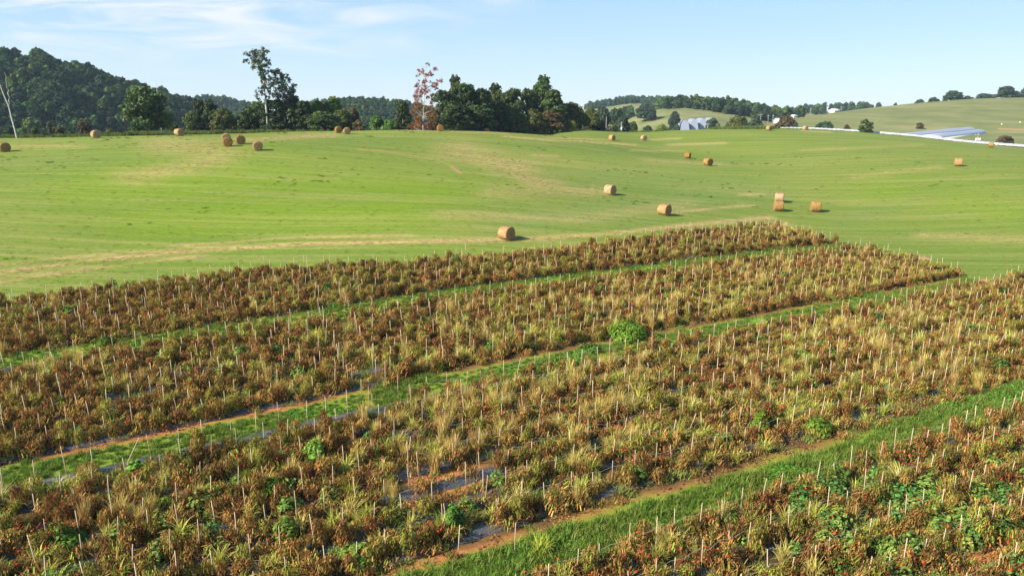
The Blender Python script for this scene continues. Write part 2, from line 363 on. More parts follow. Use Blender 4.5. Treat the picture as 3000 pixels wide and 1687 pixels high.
A = lambda k: N(nt, 'ShaderNodeAttribute', attribute_name=k).outputs['Fac']
nA = noise(nt, mapping(nt, pos, (.018, .05, 0), rot=(0, 0, .1)), 1., 5, .6)            # broad patches
nB = noise(nt, mapping(nt, pos, (.03, .62, 0), rot=(0, 0, radians(-8))), 1., 7, .7, .5)  # mowing swaths
nC = noise(nt, mapping(nt, pos, (1.4, 3.6, 1)), 1., 5, .75)                               # tussocks
nD = noise(nt, mapping(nt, pos, (4.5, 7, 1)), 1., 3, .7)
gcol = ramp(nt, nA, [(.3, (.095, .152, .024)), (.5, (.128, .178, .026)), (.72, (.175, .200, .038))])
lushc = mixc(nt, math_n(nt, 'MULTIPLY', A('lush'), .75, clamp=True), gcol, (.130, .208, .010))
gcol = mixc(nt, math_n(nt, 'MULTIPLY', A('lush'), -.65, clamp=True), lushc, (.120, .175, .042))
st = math_n(nt, 'MULTIPLY', math_n(nt, 'SUBTRACT', nB, .47, clamp=True), 2.6, clamp=True)
gcol = mixc(nt, st, gcol, (.30, .25, .095))
nE = noise(nt, mapping(nt, pos, (.02, 1.9, 0), rot=(0, 0, radians(-5))), 1., 5, .7, .3)
gcol = mixc(nt, math_n(nt, 'MULTIPLY', math_n(nt, 'SUBTRACT', nE, .52, clamp=True), 2.6, clamp=True), gcol, (.30, .29, .085))
gcol = mixc(nt, math_n(nt, 'MULTIPLY', math_n(nt, 'SUBTRACT', .47, nE, clamp=True), 3., clamp=True), gcol, (.085, .145, .018))
# individual dry patches
dr = math_n(nt, 'MULTIPLY', A('dry'), math_n(nt, 'MULTIPLY_ADD', nB, 3.0, -.85, clamp=True))
dr = math_n(nt, 'MULTIPLY', dr, math_n(nt, 'MULTIPLY_ADD', nC, 1.6, .2), clamp=True)
gcol = mixc(nt, dr, gcol, (.42, .29, .125))
tus = math_n(nt, 'MULTIPLY_ADD', nC, .9, .55)
tus2 = math_n(nt, 'MULTIPLY_ADD', nD, .8, .6)
gcol = mixc(nt, 1.0, gcol, N(nt, 'ShaderNodeCombineColor').outputs[0], 'MULTIPLY')
cc = gcol.node.inputs[7].links[0].from_node
for i in range(3): nt.links.new(math_n(nt, 'MULTIPLY', tus, tus2), cc.inputs[i])
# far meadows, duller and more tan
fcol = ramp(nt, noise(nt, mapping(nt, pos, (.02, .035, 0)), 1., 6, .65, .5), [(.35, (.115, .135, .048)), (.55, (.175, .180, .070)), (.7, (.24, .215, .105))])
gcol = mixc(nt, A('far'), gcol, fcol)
# dark specks of taller weeds
spk = math_n(nt, 'MULTIPLY', math_n(nt, 'GREATER_THAN', noise(nt, mapping(nt, pos, (.5, 1.6, 1)), 1., 4, .65), .73), .4)
gcol = mixc(nt, spk, gcol, (.045, .085, .018))
soilc = mixc(nt, nC, (.24, .085, .028), (.50, .20, .075))
gcol = mixc(nt, math_n(nt, 'MULTIPLY', A('bare'), math_n(nt, 'MULTIPLY_ADD', nC, 2.4, -.2, clamp=True), clamp=True), gcol, (.36, .21, .10))
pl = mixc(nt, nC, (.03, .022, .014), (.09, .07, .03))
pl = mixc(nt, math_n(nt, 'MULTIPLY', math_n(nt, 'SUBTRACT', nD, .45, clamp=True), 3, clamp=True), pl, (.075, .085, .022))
pl = mixc(nt, math_n(nt, 'MULTIPLY', A('strip'), 1.0, clamp=True), pl, mixc(nt, nC, (.11, .17, .018), (.20, .26, .03)))
pl = mixc(nt, math_n(nt, 'MULTIPLY', A('soil'), math_n(nt, 'MULTIPLY_ADD', nC, 1.6, .3), clamp=True), pl, soilc)
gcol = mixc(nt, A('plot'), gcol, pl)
nt.links.new(gcol, p.inputs['Base Color']); p.inputs['Roughness'].default_value = .95; p.inputs['Specular IOR Level'].default_value = .05
bmp = N(nt, 'ShaderNodeBump'); bmp.inputs['Strength'].default_value = .22; bmp.inputs['Distance'].default_value = .08
nt.links.new(math_n(nt, 'ADD', nC, math_n(nt, 'MULTIPLY', nD, .4)), bmp.inputs['Height']); nt.links.new(bmp.outputs[0], p.inputs['Normal'])
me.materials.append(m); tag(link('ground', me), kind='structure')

# ------------------------------------------------------------------ scatter helper (only for what nobody could count)
def scatter(name, srcs, pts, rot, scl, var, label, mat=None):
    me = bpy.data.meshes.new(name); n = len(pts); me.vertices.add(n); me.vertices.foreach_set('co', np.asarray(pts, np.float32).ravel())
    a = me.attributes.new('rot', 'FLOAT_VECTOR', 'POINT'); a.data.foreach_set('vector', np.asarray(rot, np.float32).ravel())
    a = me.attributes.new('scl', 'FLOAT_VECTOR', 'POINT')
    scl = np.asarray(scl, np.float32); scl = np.repeat(scl[:, None], 3, 1) if scl.ndim == 1 else scl
    a.data.foreach_set('vector', scl.ravel())
    a = me.attributes.new('var', 'INT', 'POINT'); a.data.foreach_set('value', np.asarray(var, np.int32))
    me.update()
    o = link(name, me); tag(o, label, kind='stuff')
    g = bpy.data.node_groups.new(name + '_nodes', 'GeometryNodeTree')
    g.interface.new_socket('Geometry', in_out='INPUT', socket_type='NodeSocketGeometry'); g.interface.new_socket('Geometry', in_out='OUTPUT', socket_type='NodeSocketGeometry')
    gi = g.nodes.new('NodeGroupInput'); go = g.nodes.new('NodeGroupOutput'); jn = g.nodes.new('GeometryNodeJoinGeometry')
    def named(k, t):
        q = g.nodes.new('GeometryNodeInputNamedAttribute'); q.data_type = t; q.inputs[0].default_value = k
        return [s for s in q.outputs if s.enabled][0]
    R = named('rot', 'FLOAT_VECTOR'); S = named('scl', 'FLOAT_VECTOR'); VV = named('var', 'INT')
    for k, s in enumerate(srcs):
        cpn = g.nodes.new('FunctionNodeCompare'); cpn.data_type = 'INT'; cpn.operation = 'EQUAL'
        ins = [q for q in cpn.inputs if q.enabled]; g.links.new(VV, ins[0]); ins[1].default_value = k
        oi = g.nodes.new('GeometryNodeObjectInfo'); oi.inputs['Object'].default_value = s
        ip = g.nodes.new('GeometryNodeInstanceOnPoints'); g.links.new(gi.outputs[0], ip.inputs['Points'])
        g.links.new(cpn.outputs[0], ip.inputs['Selection']); g.links.new(oi.outputs['Geometry'], ip.inputs['Instance'])
        g.links.new(R, ip.inputs['Rotation']); g.links.new(S, ip.inputs['Scale']); g.links.new(ip.outputs[0], jn.inputs[0])
    g.links.new(jn.outputs[0], go.inputs[0])
    md = o.modifiers.new('scatter', 'NODES'); md.node_group = g
    return o
def proto(name, mb, mats, smooth=False): return bpy.data.objects.new(name, mb.mesh(name, mats, smooth))   # a source, never linked to the scene
def rots(n, tilt=.12, r=rng): return np.stack([r.normal(0, tilt, n), r.normal(0, tilt, n), r.uniform(0, 2 * pi, n)], 1)

# ------------------------------------------------------------------ small plants (sources)
def dead_plant(r, h=1.05, w=.42, nl=560, green=0.):
    mb = MB()
    for k in range(7):
        a = r.uniform(0, 2 * pi); e = w * r.uniform(.3, 1.0); hh = h * r.uniform(.7, 1.)
        pts = [(0, 0, 0), (.3 * e * cos(a), .3 * e * sin(a), hh * .5), (.8 * e * cos(a + .4), .8 * e * sin(a + .4), hh * .95), (1.1 * e * cos(a + .5), 1.1 * e * sin(a + .5), hh * .75)]
        mb.tube(pts, [.012, .010, .007, .004], 4, (.12, .075, .04), False)
    z = h * np.clip(r.beta(2.0, 1.5, nl), 0, 1); rad = w * np.sqrt(r.uniform(.05, 1, nl)) * (1.15 - .45 * (z / h) ** 2); a = r.uniform(0, 2 * pi, nl)
    c = np.stack([rad * np.cos(a), rad * np.sin(a), z + .04], 1)
    nrm = np.stack([np.cos(a), np.sin(a), r.normal(.15, .5, nl)], 1) + r.normal(0, .45, (nl, 3)); nrm /= np.linalg.norm(nrm, axis=1)[:, None]
    up = np.array([0, 0, 1.]); s_ = np.cross(nrm, up); s_ /= np.linalg.norm(s_, axis=1)[:, None] + 1e-6; t_ = np.cross(s_, nrm)
    L = r.uniform(.03, .10, nl)[:, None]; W_ = r.uniform(.006, .018, nl)[:, None]
    pal = np.array([(.27, .105, .030), (.140, .058, .020), (.35, .140, .038), (.48, .28, .075), (.25, .17, .05), (.095, .048, .021), (.26, .080, .026), (.30, .23, .065)])
    col = pal[r.integers(0, len(pal), nl)] * r.uniform(.65, 1.35, (nl, 1))
    gsel = r.uniform(size=nl) < green; col[gsel] = np.array([(.22, .28, .035)]) * r.uniform(.6, 1.3, (gsel.sum(), 1))
    mb.quads(c, s_ * W_, t_ * L, col)
    return mb
def blades(r, n, h, spread, droop, cols, w=.012, seg=4, base=.08):
    """arching grass blades"""
    mb = MB(); cols = np.array(cols)
    for k in range(n):
        a = r.uniform(0, 2 * pi); hh = h * r.uniform(.55, 1.1); sp = spread * r.uniform(.2, 1.); b = base * np.sqrt(r.uniform()); ba = r.uniform(0, 2 * pi)
        t = np.linspace(0, 1, seg + 1); dr = droop * r.uniform(.3, 1.2)
        path = np.stack([b * cos(ba) + sp * t ** 1.6 * cos(a), b * sin(ba) + sp * t ** 1.6 * sin(a), hh * (t - dr * t ** 3)], 1)
        sd = np.array([-sin(a + r.normal(0, .6)), cos(a + r.normal(0, .6)), 0]); ww = w * (1 - t ** 2 * .85)
        v = np.stack([path - sd * ww[:, None], path + sd * ww[:, None]], 1).reshape(-1, 3)
        f = [(2 * i, 2 * i + 1, 2 * i + 3, 2 * i + 2) for i in range(seg)]
        mb.add(v, f, cols[r.integers(len(cols))] * r.uniform(.75, 1.25))
    return mb
def heart_vine(r, h=.8, w=.5, n=170, cols=((.11, .20, .03), (.16, .26, .04), (.08, .16, .03)), ls=.055):
    mb = MB(); cols = np.array(cols)
    for k in range(4):
        a = r.uniform(0, 2 * pi); mb.tube([(0, 0, 0), (.4 * w * cos(a), .4 * w * sin(a), h * .6), (.8 * w * cos(a), .8 * w * sin(a), h * .3)], .008, 4, (.10, .12, .04), False)
    a = r.uniform(0, 2 * pi, n); ph = np.arccos(r.uniform(0, 1, n)); rr = np.where(r.uniform(size=n) < .75, r.uniform(.85, 1.05, n), r.uniform(.4, .9, n))
    lump = 1 + .2 * np.sin(3 * a + r.uniform(0, 6)) * np.sin(4 * ph + 1)
    rr = rr * lump; c = np.stack([w * rr * np.sin(ph) * np.cos(a), w * rr * np.sin(ph) * np.sin(a), h * (.12 + .88 * rr * np.cos(ph))], 1)
    nrm = np.stack([np.sin(ph) * np.cos(a), np.sin(ph) * np.sin(a), np.cos(ph) + .5], 1) + r.normal(0, .35, (n, 3)); nrm /= np.linalg.norm(nrm, axis=1)[:, None]
    s = r.uniform(.6, 1.2, n) * ls; aa, bb = leaf_axes(nrm, s, s * .9, r)
    mb.quads(c, aa, bb, cols[r.integers(len(cols), size=n)] * r.uniform(.6, 1.3, (n, 1)))
    return mb
def cubesphere(c, rad, k=2):
    t = np.linspace(-1, 1, k + 1); V_ = []; F_ = []
    for ax in range(3):
        for sg in (-1, 1):
            g = np.array([[(sg if ax == 0 else a, a if ax == 1 and False else 0, 0) for a in t] for b in t])
            A_, B_ = np.meshgrid(t, t); pt = np.zeros((k + 1, k + 1, 3)); pt[..., ax] = sg; pt[..., (ax + 1) % 3] = A_ * sg; pt[..., (ax + 2) % 3] = B_
            b0 = len(V_) * 0 + sum(len(q) for q in V_); pt = pt.reshape(-1, 3); V_.append(pt / np.linalg.norm(pt, axis=1)[:, None])
            for i in range(k):
                for j in range(k): q = b0 + i * (k + 1) + j; F_.append((q, q + 1, q + k + 2, q + k + 1))
    return np.concatenate(V_) * rad + np.array(c), F_
R_ = np.random.default_rng
DEAD = [proto('withered_plant', dead_plant(R_(10 + k), [1.0, 1.15, .8, 1.05, 1.2, .65][k], [.33, .37, .46, .38, .42, .5][k], 560, [.02, .05, .12, .28, .5, 0.04][k]), M_DEAD) for k in range(6)]
YEL = [(.52, .40, .12), (.58, .46, .15), (.42, .38, .09), (.54, .36, .13), (.36, .38, .07)]
YG = [(.28, .36, .04), (.40, .43, .06), (.22, .30, .035), (.50, .45, .08)]
TAN = [(.54, .37, .11), (.46, .28, .09), (.60, .44, .14)]
GRN = [(.10, .19, .02), (.16, .26, .03), (.07, .14, .02), (.22, .28, .04), (.32, .32, .08), (.08, .17, .03)]
TUFT = [proto('grass_tuft', blades(R_(20), 105, 1.15, .5, .5, YEL, .011, 4, .12), M_GRASS), proto('grass_tuft', blades(R_(21), 80, 1.0, .6, .6, YG + YEL[:2], .013, 4, .12), M_GRASS),
        proto('grass_tuft', blades(R_(22), 100, 1.2, .36, .25, TAN + YEL[:2], .009, 4, .16), M_GRASS), proto('grass_tuft', blades(R_(23), 90, .8, .5, .5, YG, .011, 4, .16), M_GRASS),
        proto('grass_tuft', blades(R_(24), 100, 1.0, .5, .45, YEL[:2] + YG[:2] + TAN[:1], .011, 4, .2), M_GRASS)]
GREEN = [proto('green_tuft', blades(R_(30 + k), 60, [.42, .55, .34][k], .3, .4, GRN, .011, 3, .2), M_GRASS) for k in range(3)] + \
        [proto('green_tuft', heart_vine(R_(34), .30, .30, 90, ((.08, .20, .02), (.12, .26, .03)), .04), M_LEAF)]
WEED = [proto('low_weed', blades(R_(40), 46, .38, .3, .4, [(.26, .24, .07), (.34, .28, .10), (.2, .22, .05)], .010, 3, .22), M_GRASS),
        proto('low_weed', blades(R_(41), 46, .30, .3, .4, [(.17, .25, .04), (.23, .27, .06)], .010, 3, .22), M_GRASS),
        proto('low_weed', dead_plant(R_(42), .38, .35, 110, .15), M_DEAD)]
VINE = [proto('leafy_vine', heart_vine(R_(50 + k), .75, .45, 170, [((.13, .22, .035), (.18, .28, .05), (.10, .18, .03)), ((.09, .19, .04), (.13, .24, .05), (.07, .15, .03)), ((.20, .28, .05), (.26, .32, .07), (.13, .2, .04))][k]), M_LEAF) for k in range(3)]
def toms(r, n):
    mb = MB()
    for k in range(n):
        a = r.uniform(0, 2 * pi); d = r.uniform(.25, .58); v, f = cubesphere((d * cos(a), d * sin(a), r.uniform(.15, .85)), r.uniform(.030, .048))
        mb.add(v, f, [(.55, .030, .012), (.48, .018, .012), (.60, .085, .015), (.36, .014, .012)][r.integers(4)])
    return mb
TOM = [proto('tomato_cluster', toms(R_(60 + k), n), M_TOM, True) for k, n in enumerate((1, 2, 4, 7))]

# ------------------------------------------------------------------ the tomato plot
def visible(x, y, mg=7): return (np.abs(x) < .74 * (y + 6) + mg) & (y > 12)
def in_strip(x, y, mg=0.):
    u, v = uv(x, y); r = np.zeros(len(x), bool)
    for k, (v0, hw) in enumerate(STRIPS): r |= np.abs(v - strip_v(k, u)) < hw + mg
    return r
rp = []
for v in ROWS:
    u = np.arange(-60, 130, .33); u = u + rng.uniform(-.12, .12, len(u)); vv = v + rsh(v, u) + rng.normal(0, .20, len(u)); x, y = xy(u, vv)
    rp.append(np.stack([x, y, np.full(len(u), v)], 1))
rp = np.concatenate(rp); X, Y = rp[:, 0], rp[:, 1]; U, Vv = uv(X, Y)
ok = visible(X, Y) & in_plot(X, Y) & (np.abs(X - gapx(Y)) > np.where(Vv > 19, 1.0, 0)) | False
hole = ((X + 2.9) ** 2 / 7. + (Y - 26.8) ** 2 / 4.2) < 1
hole |= ((X + 9.3) ** 2 / 3. + (Y - 40) ** 2 / 7.) < 1
dirtline = (np.abs(Vv - 10.8) < .45) & (U > 24)
ok &= ~in_strip(X, Y, -.15)
ok &= ~(hole & (rng.uniform(size=len(X)) < .85)) & ~dirtline
ok &= rng.uniform(size=len(X)) < np.where(vnoise(X, Y, 2.2, 21) < .22, .45, .98)
def yellowness(x, y):
    qx, qy, _ = proj(np.stack([x, y, zt(x, y)], -1))
    return np.clip(np.exp(-((qx - 1850) / 560.) ** 2 - ((qy - 1180) / 290.) ** 2) + .5 * np.exp(-((qx - 2500) / 560.) ** 2 - ((qy - 960) / 200.) ** 2) + .22 * np.exp(-((qx - 700) / 800.) ** 2 - ((qy - 1450) / 260.) ** 2) + .18, 0, 1)
def clumpy(x, y):
    u, v = uv(x, y); return vnoise(u * .45, v, 1.7, 41) * .6 + vnoise(u * .6, v, .9, 42) * .4
ok &= rng.uniform(size=len(X)) > .75 * yellowness(X, Y) * np.clip((clumpy(X, Y) - .48) * 5, 0, 1)
rp = rp[ok]; X, Y = rp[:, 0], rp[:, 1]; U, Vv = uv(X, Y); Z = zt(X, Y)
# how weedy and grassy each spot is
g_ = yellowness(X, Y); green_p = .27 + .35 * (vnoise(X, Y, 6, 31) > .6) + .3 * np.exp(-((X - 16) / 9) ** 2 - ((Y - 24) / 6) ** 2)
var = np.where(rng.uniform(size=len(X)) < green_p, rng.integers(3, 5, len(X)), rng.choice([0, 1, 2, 5], len(X)))
scl = rng.uniform(.62, 1.05, len(X)) * (1 - .25 * np.clip(g_, 0, 1) * rng.uniform(size=len(X)))
scatter('withered_tomato_plants', DEAD, np.stack([X, Y, Z - .03], 1), rots(len(X), .18), np.stack([scl * .98, scl * .98, scl * rng.uniform(.8, 1.15, len(X))], 1), var,
        'brown withered tomato vines filling the staked rows')
# ripe fruit
k = rng.choice(len(X), int(len(X) * .50), replace=False); cl_ = vnoise(X[k], Y[k], 3, 77) > .35; k = k[cl_]
tv = rng.choice([0, 1, 2, 3], len(k), p=[.40, .35, .18, .07])
scatter('ripe_tomatoes', TOM, np.stack([X[k], Y[k], Z[k]], 1), rots(len(k), 0), rng.uniform(.9, 1.15, len(k)), tv, 'red and orange tomatoes hanging among the brown vines')
# short grass and loose hay on the near meadow, so that it has a real nap
MG = [proto('short_grass', blades(R_(500 + k), 26, [.075, .065, .06, .18][k], .2, .5, [[(.20, .27, .035), (.24, .29, .05), (.17, .24, .03)], [(.24, .27, .05), (.30, .30, .08), (.20, .25, .04)], [(.46, .34, .16), (.40, .28, .13), (.52, .40, .2)], [(.10, .17, .02), (.13, .20, .03)]][k], .016, 2, .22), M_GRASS) for k in range(4)]
def grid_at(A_, x, y):
    iy = np.clip(np.searchsorted(ys, y), 0, len(ys) - 1); ix = np.clip(((x / ((ys[iy] + 62) * 1.02) + 1) / 2 * (nx - 1)).round().astype(int), 0, nx - 1); return A_[iy, ix]
n = 150000; y = 55 * np.exp(rng.uniform(0, math.log(190 / 55.), n)); x = rng.uniform(-1, 1, n) * (.75 * y + 6); s = ~in_plot(x, y); x, y = x[s], y[s]
dd = grid_at(dry, x, y); c2 = vnoise(x, y, 1.5, 91) * .5 + vnoise(x, y, .6, 92) * .5
wl = (vnoise(x, y, 6, 93) > .80) & (vnoise(x, y, .7, 94) > .78)
s = (rng.uniform(size=len(x)) < np.where(wl, .35, np.clip(dd * .8 - .15, 0, .45) + .03)); x, y, dd, c2 = x[s], y[s], dd[s], c2[s]
vr = np.where((vnoise(x, y, 6, 93) > .80) & (vnoise(x, y, .7, 94) > .78) & (dd < .4), 3, np.where(dd > .2, 2, rng.integers(0, 2, len(x))))
scatter('loose_hay', MG, np.stack([x, y, zt(x, y) - .01], 1), rots(len(x), .1), rng.uniform(.7, 1.4, len(x)) * np.clip(y / 80, 1, 1.5), vr, 'loose hay and small weed tufts left on the near meadow')
# tall grasses
def sample(n, vmin=-10, vmax=67):
    u = rng.uniform(-60, 130, n); v = rng.uniform(vmin, vmax, n); x, y = xy(u, v); s = visible(x, y) & in_plot(x, y); return x[s], y[s]
def soil_line(x, y):
    u, v = uv(x, y); r = np.zeros(len(x), bool)
    for k, (v0, hw) in enumerate(STRIPS[1:], 1): r |= (np.abs(v - strip_v(k, u) - hw) < .48) & (vnoise(u, v * 0, 7., 11 + k) > .42)
    r |= (np.abs(v - 10.8) < .45) & (u > 24)
    r |= ((x + 2.9) ** 2 / 5. + (y - 26.8) ** 2 / 3.) < 1
    return r
x, y = sample(42000); g_ = yellowness(x, y); cl_ = clumpy(x, y)
s = (rng.uniform(size=len(x)) < (1.0 * g_) * np.clip((cl_ - .43) * 5.5, .05, 1)) & ~in_strip(x, y, .3) & ~soil_line(x, y); x, y = x[s], y[s]
vr = rng.choice([0, 1, 2, 3, 4], len(x), p=[.30, .24, .12, .16, .18]); c2 = vnoise(x, y, 5, 43); vr = np.where(c2 > .66, 1, np.where(c2 < .3, rng.choice([0, 2], len(x)), vr))
scatter('weed_grass', TUFT, np.stack([x, y, zt(x, y)], 1), rots(len(x), .12), rng.uniform(.7, 1.3, len(x)), vr, 'yellow and pale green grasses grown up through the rows')
# low weeds between the rows
x, y = sample(90000); s = ~in_strip(x, y, .1) & ~soil_line(x, y) & (rng.uniform(size=len(x)) < .6); x, y = x[s], y[s]
scatter('low_weeds', WEED, np.stack([x, y, zt(x, y) - .02], 1), rots(len(x), .2), rng.uniform(.8, 1.7, len(x)), rng.choice([0, 1, 2], len(x), p=[.35, .3, .35]), 'low olive weeds between the tomato rows')
# green strips
n = 60000; u = rng.uniform(-60, 130, n); si = rng.integers(0, 4, n); hw = np.array([q[1] for q in STRIPS])[si]; off = rng.uniform(-1, 1, n) * (hw + .1)
v = np.choose(si, [strip_v(0, u), strip_v(1, u), strip_v(2, u), strip_v(3, u)]) + off; x, y = xy(u, v)
s = visible(x, y) & in_plot(x, y) & ~soil_line(x, y); x, y, si = x[s], y[s], si[s]
tall = np.where(si == 2, .95, np.where(si == 1, .55, .5)) * (.6 + .8 * vnoise(x, y, 1.6, 51))
s = rng.uniform(size=len(x)) < np.where(si == 2, 1., .9); x, y, tall = x[s], y[s], tall[s]
scatter('strip_grass', GREEN, np.stack([x, y, zt(x, y) - .02], 1), rots(len(x), .2), tall * rng.uniform(.8, 1.2, len(x)), np.where((vnoise(x, y, 2, 52) > .72) & (rng.uniform(size=len(x)) < .6), 3, rng.integers(0, 3, len(x))), 'bright green grass in the access strips')
# scattered leafy vines
x, y = sample(9500); g2 = .05 + .30 * (vnoise(x, y, 5, 61) > .60) + .85 * np.exp(-((x - 18) / 7) ** 2 - ((y - 23) / 4.5) ** 2) + .22 * np.exp(-((x + 9) / 7) ** 2 - ((y - 24) / 5) ** 2)
s = (rng.uniform(size=len(x)) < g2) & ~in_strip(x, y, .2) & ~soil_line(x, y); x, y = x[s], y[s]
ax_ = rng.normal(18.5, 3.8, 420); ay_ = rng.normal(23.3, 2.6, 420); s = (vnoise(ax_, ay_, 1.3, 88) > .38) & ~in_strip(ax_, ay_, .2) & ~soil_line(ax_, ay_); x = np.append(x, ax_[s]); y = np.append(y, ay_[s])
scatter('creeping_vines', VINE, np.stack([x, y, zt(x, y)], 1), rots(len(x), .15), rng.uniform(.45, 1.15, len(x)), rng.integers(0, 3, len(x)), 'heart-leaved creeping vines over the rows')
# large vine clumps one can point to
def bush_mb(r, w, h, cols): return heart_vine(r, h, w, int(1100 * w * h + 320), cols, .055)
BR = ((.12, .21, .022), (.18, .27, .03), (.09, .16, .02)); PG = ((.15, .25, .03), (.21, .29, .045), (.10, .17, .025)); DG = ((.08, .14, .02), (.11, .18, .025), (.06, .11, .018))
HV = [(1835,990,1.35,1.25,BR,'big rounded bush of dense bright green vine at the edge of the middle grass strip'),
 (1925,1000,.7,.6,DG,'lower dark green vine clump just right of the big rounded bush'),
 (1730,1030,1.0,.5,DG,'flat dark green weed clump just left of the big rounded bush'),
 (400,1395,.62,.8,PG,'pale green round-leaved vine clump beside a stake below the long soil line'),
 (175,1200,.9,.6,BR,'green vine clump high in the far left rows above the long plastic sheet'),
 (745,1160,.8,.6,PG,'yellow green vine clump wrapped around a stake above the bare plastic sheet'),
 (925,1350,.6,1.15,PG,'tall pale green vine column climbing a stake left of the bare soil patch'),
 (615,1470,.6,.8,BR,'bright green vine clump in the lower left rows'),
 (490,1500,.55,.75,BR,'small bright green vine clump left of its brighter neighbour in the lower left rows'),
 (800,1450,.6,.9,BR,'green vine clump under an arching yellow grass tuft'),
 (840,1580,.55,1.0,PG,'upright pale vine clump near the bottom of the lower left rows'),
 (190,1590,1.0,.55,BR,'spreading green vine near the bottom left corner'),
 (465,940,.7,.7,PG,'pale green vine clump in the far left block above the grass strip'),
 (300,1010,.8,.6,BR,'green vine clump touching the far grass strip at left'),
 (1330,1560,.45,1.3,DG,'dark green upright weed above the soil patch at the bottom'),
 (1060,1650,.95,.75,PG,'broad pale green vine mass at the bottom centre left'),
 (2395,1270,.75,1.0,BR,'large pale vine mound beside the exposed plastic above the lush strip'),
 (2225,1255,.55,1.1,BR,'upright green weed left of the large pale vine mound'),
 (2795,1090,.6,.6,DG,'dark green weed clump at the right above the lush strip'),
 (2230,950,1.0,.6,PG,'pale vine carpet in the middle right rows'),
 (2690,1000,1.4,.6,BR,'wide bright green vine patch in the middle right rows')]
for i, (qx, qy, w, h, cols, lab) in enumerate(HV):
    g = hit(qx, qy); o = bush_mb(R_(900 + i), w * (.8 if i else 1), h * (.85 if i else 1), cols).obj('vine_clump', M_LEAF, None, False, tuple(g)); tag(o, lab, 'vine clump', 'leafy vine clumps among the rows')
# yellow grass tufts one can point to
HT = [(780,1430,0,.95,'arching pale yellow grass tuft above a vine clump in the lower left rows'), (490,1190,1,1.0,'wide arching green yellow grass tuft above the long plastic sheet'),
 (1085,1075,1,.95,'bushy lime grass tuft beside the plastic in the cross gap'), (1250,1060,0,0.1,''), (1520,1480,0,1.1,'large golden grass fountain above the lush strip'),
 (1275,1385,2,1.2,'straw coloured grass tuft standing over the bare plastic sheets'), (2490,1530,2,.95,'rusty brown dry grass tuft in the lower right rows'),
 (2640,1160,0,.9,'bright yellow grass tuft near the exposed plastic at right'), (2110,1300,2,1.1,'tall tan grass clump left of the green upright weed'),
 (2800,1290,2,1.0,'dry tan grass mound below the lush strip at right'), (1585,1640,1,1.2,'long bladed green tuft at the near edge of the lush strip')]
for i, (qx, qy, k, s_, lab) in enumerate(HT):
    if not lab: continue
    g = hit(qx, qy); o = blades(R_(950 + i), 110, 1.15 * s_, .6 * s_ * (.6 if k == 2 else 1), [.55, .6, .25][k], [YEL, YG, TAN][k], .014, 5, .22).obj('grass_tuft', M_GRASS, None, False, tuple(g)); tag(o, lab, 'grass tuft', 'tall grass tufts among the rows')

# black plastic mulch under each row
mu = bpy.data.materials.new('black_mulch_film'); mu.use_nodes = True; nt = mu.node_tree; p = nt.nodes['Principled BSDF']
geo = N(nt, 'ShaderNodeNewGeometry'); nz = noise(nt, mapping(nt, geo.outputs['Position'], (3, 3, 3)), 1., 5, .7, .6); nz2 = noise(nt, mapping(nt, geo.outputs['Position'], (.8, .8, .8)), 1., 4, .6)
nt.links.new(mixc(nt, math_n(nt, 'MULTIPLY', math_n(nt, 'SUBTRACT', nz2, .5, clamp=True), 2.4), mixc(nt, nz, (.035, .036, .042), (.10, .10, .11)), (.26, .15, .09)), p.inputs['Base Color'])
p.inputs['Roughness'].default_value = .38; b = N(nt, 'ShaderNodeBump'); b.inputs['Strength'].default_value = .7; b.inputs['Distance'].default_value = .08; nt.links.new(nz, b.inputs['Height']); nt.links.new(b.outputs[0], p.inputs['Normal'])
for ri, v in enumerate(ROWS):
    segs = []; u = np.arange(-58, 128, .5); x, y = xy(u, np.full(len(u), v)); okm = visible(x, y, 3) & in_plot(x, y) & ~((abs(v - 37.25) < .3) & (u > 14)) & ~((np.abs(x - gapx(y)) < 1.0) & (v > 40))
    edge_row = any(abs(v - (v0 + hw)) < 1.4 and v > v0 for v0, hw in STRIPS[1:])
    run = []
    for i in range(len(u) + 1):
        if i < len(u) and okm[i]: run.append(u[i])
        else:
            if len(run) > 3: segs.append(np.array(run))
            run = []
    if not segs: continue
    mb = MB()
    for us in segs:
        offs = np.array([-.42, -.34, -.15, .15, .36, .47]) + (-.12 if edge_row else .1); hz = np.array([.005, .085, .12, .12, .085, .005])
        uu = np.repeat(us[:, None], 6, 1); vv = v + rsh(v, us)[:, None] + offs[None] * (1 + .35 * (vnoise(us, us * 0 + v, 1.1, 3)[:, None] - .6)); x, y = xy(uu, vv); z = zt(x, y) + hz[None]
        nn = len(us); id_ = np.arange(nn * 6).reshape(nn, 6); mb.add(np.stack([x, y, z], -1), np.stack([id_[:-1, :-1], id_[1:, :-1], id_[1:, 1:], id_[:-1, 1:]], -1).reshape(-1, 4))
    o = mb.obj('plastic_mulch', mu, None, True)
    if edge_row and 30 < v < 40: tag(o, 'long dark plastic mulch sheet showing along the upper side of the middle grass strip', 'plastic mulch')
    elif edge_row and 15 < v < 25: tag(o, 'dark plastic mulch sheet showing in patches above the lush lower grass strip', 'plastic mulch')
    else:
        bk, kk = divmod(ri, 8); od = ['first', 'second', 'third', 'fourth', 'fifth', 'sixth', 'seventh', 'eighth'][kk]
        nm_ = ['far grass strip', 'middle grass strip', 'lush lower grass strip', 'hidden corner strip', 'bottom edge'][bk]
        tag(o, 'dark plastic sheet under the ' + od + ' tomato row from the ' + nm_, 'plastic mulch', 'plastic mulch sheets hidden under the rows')

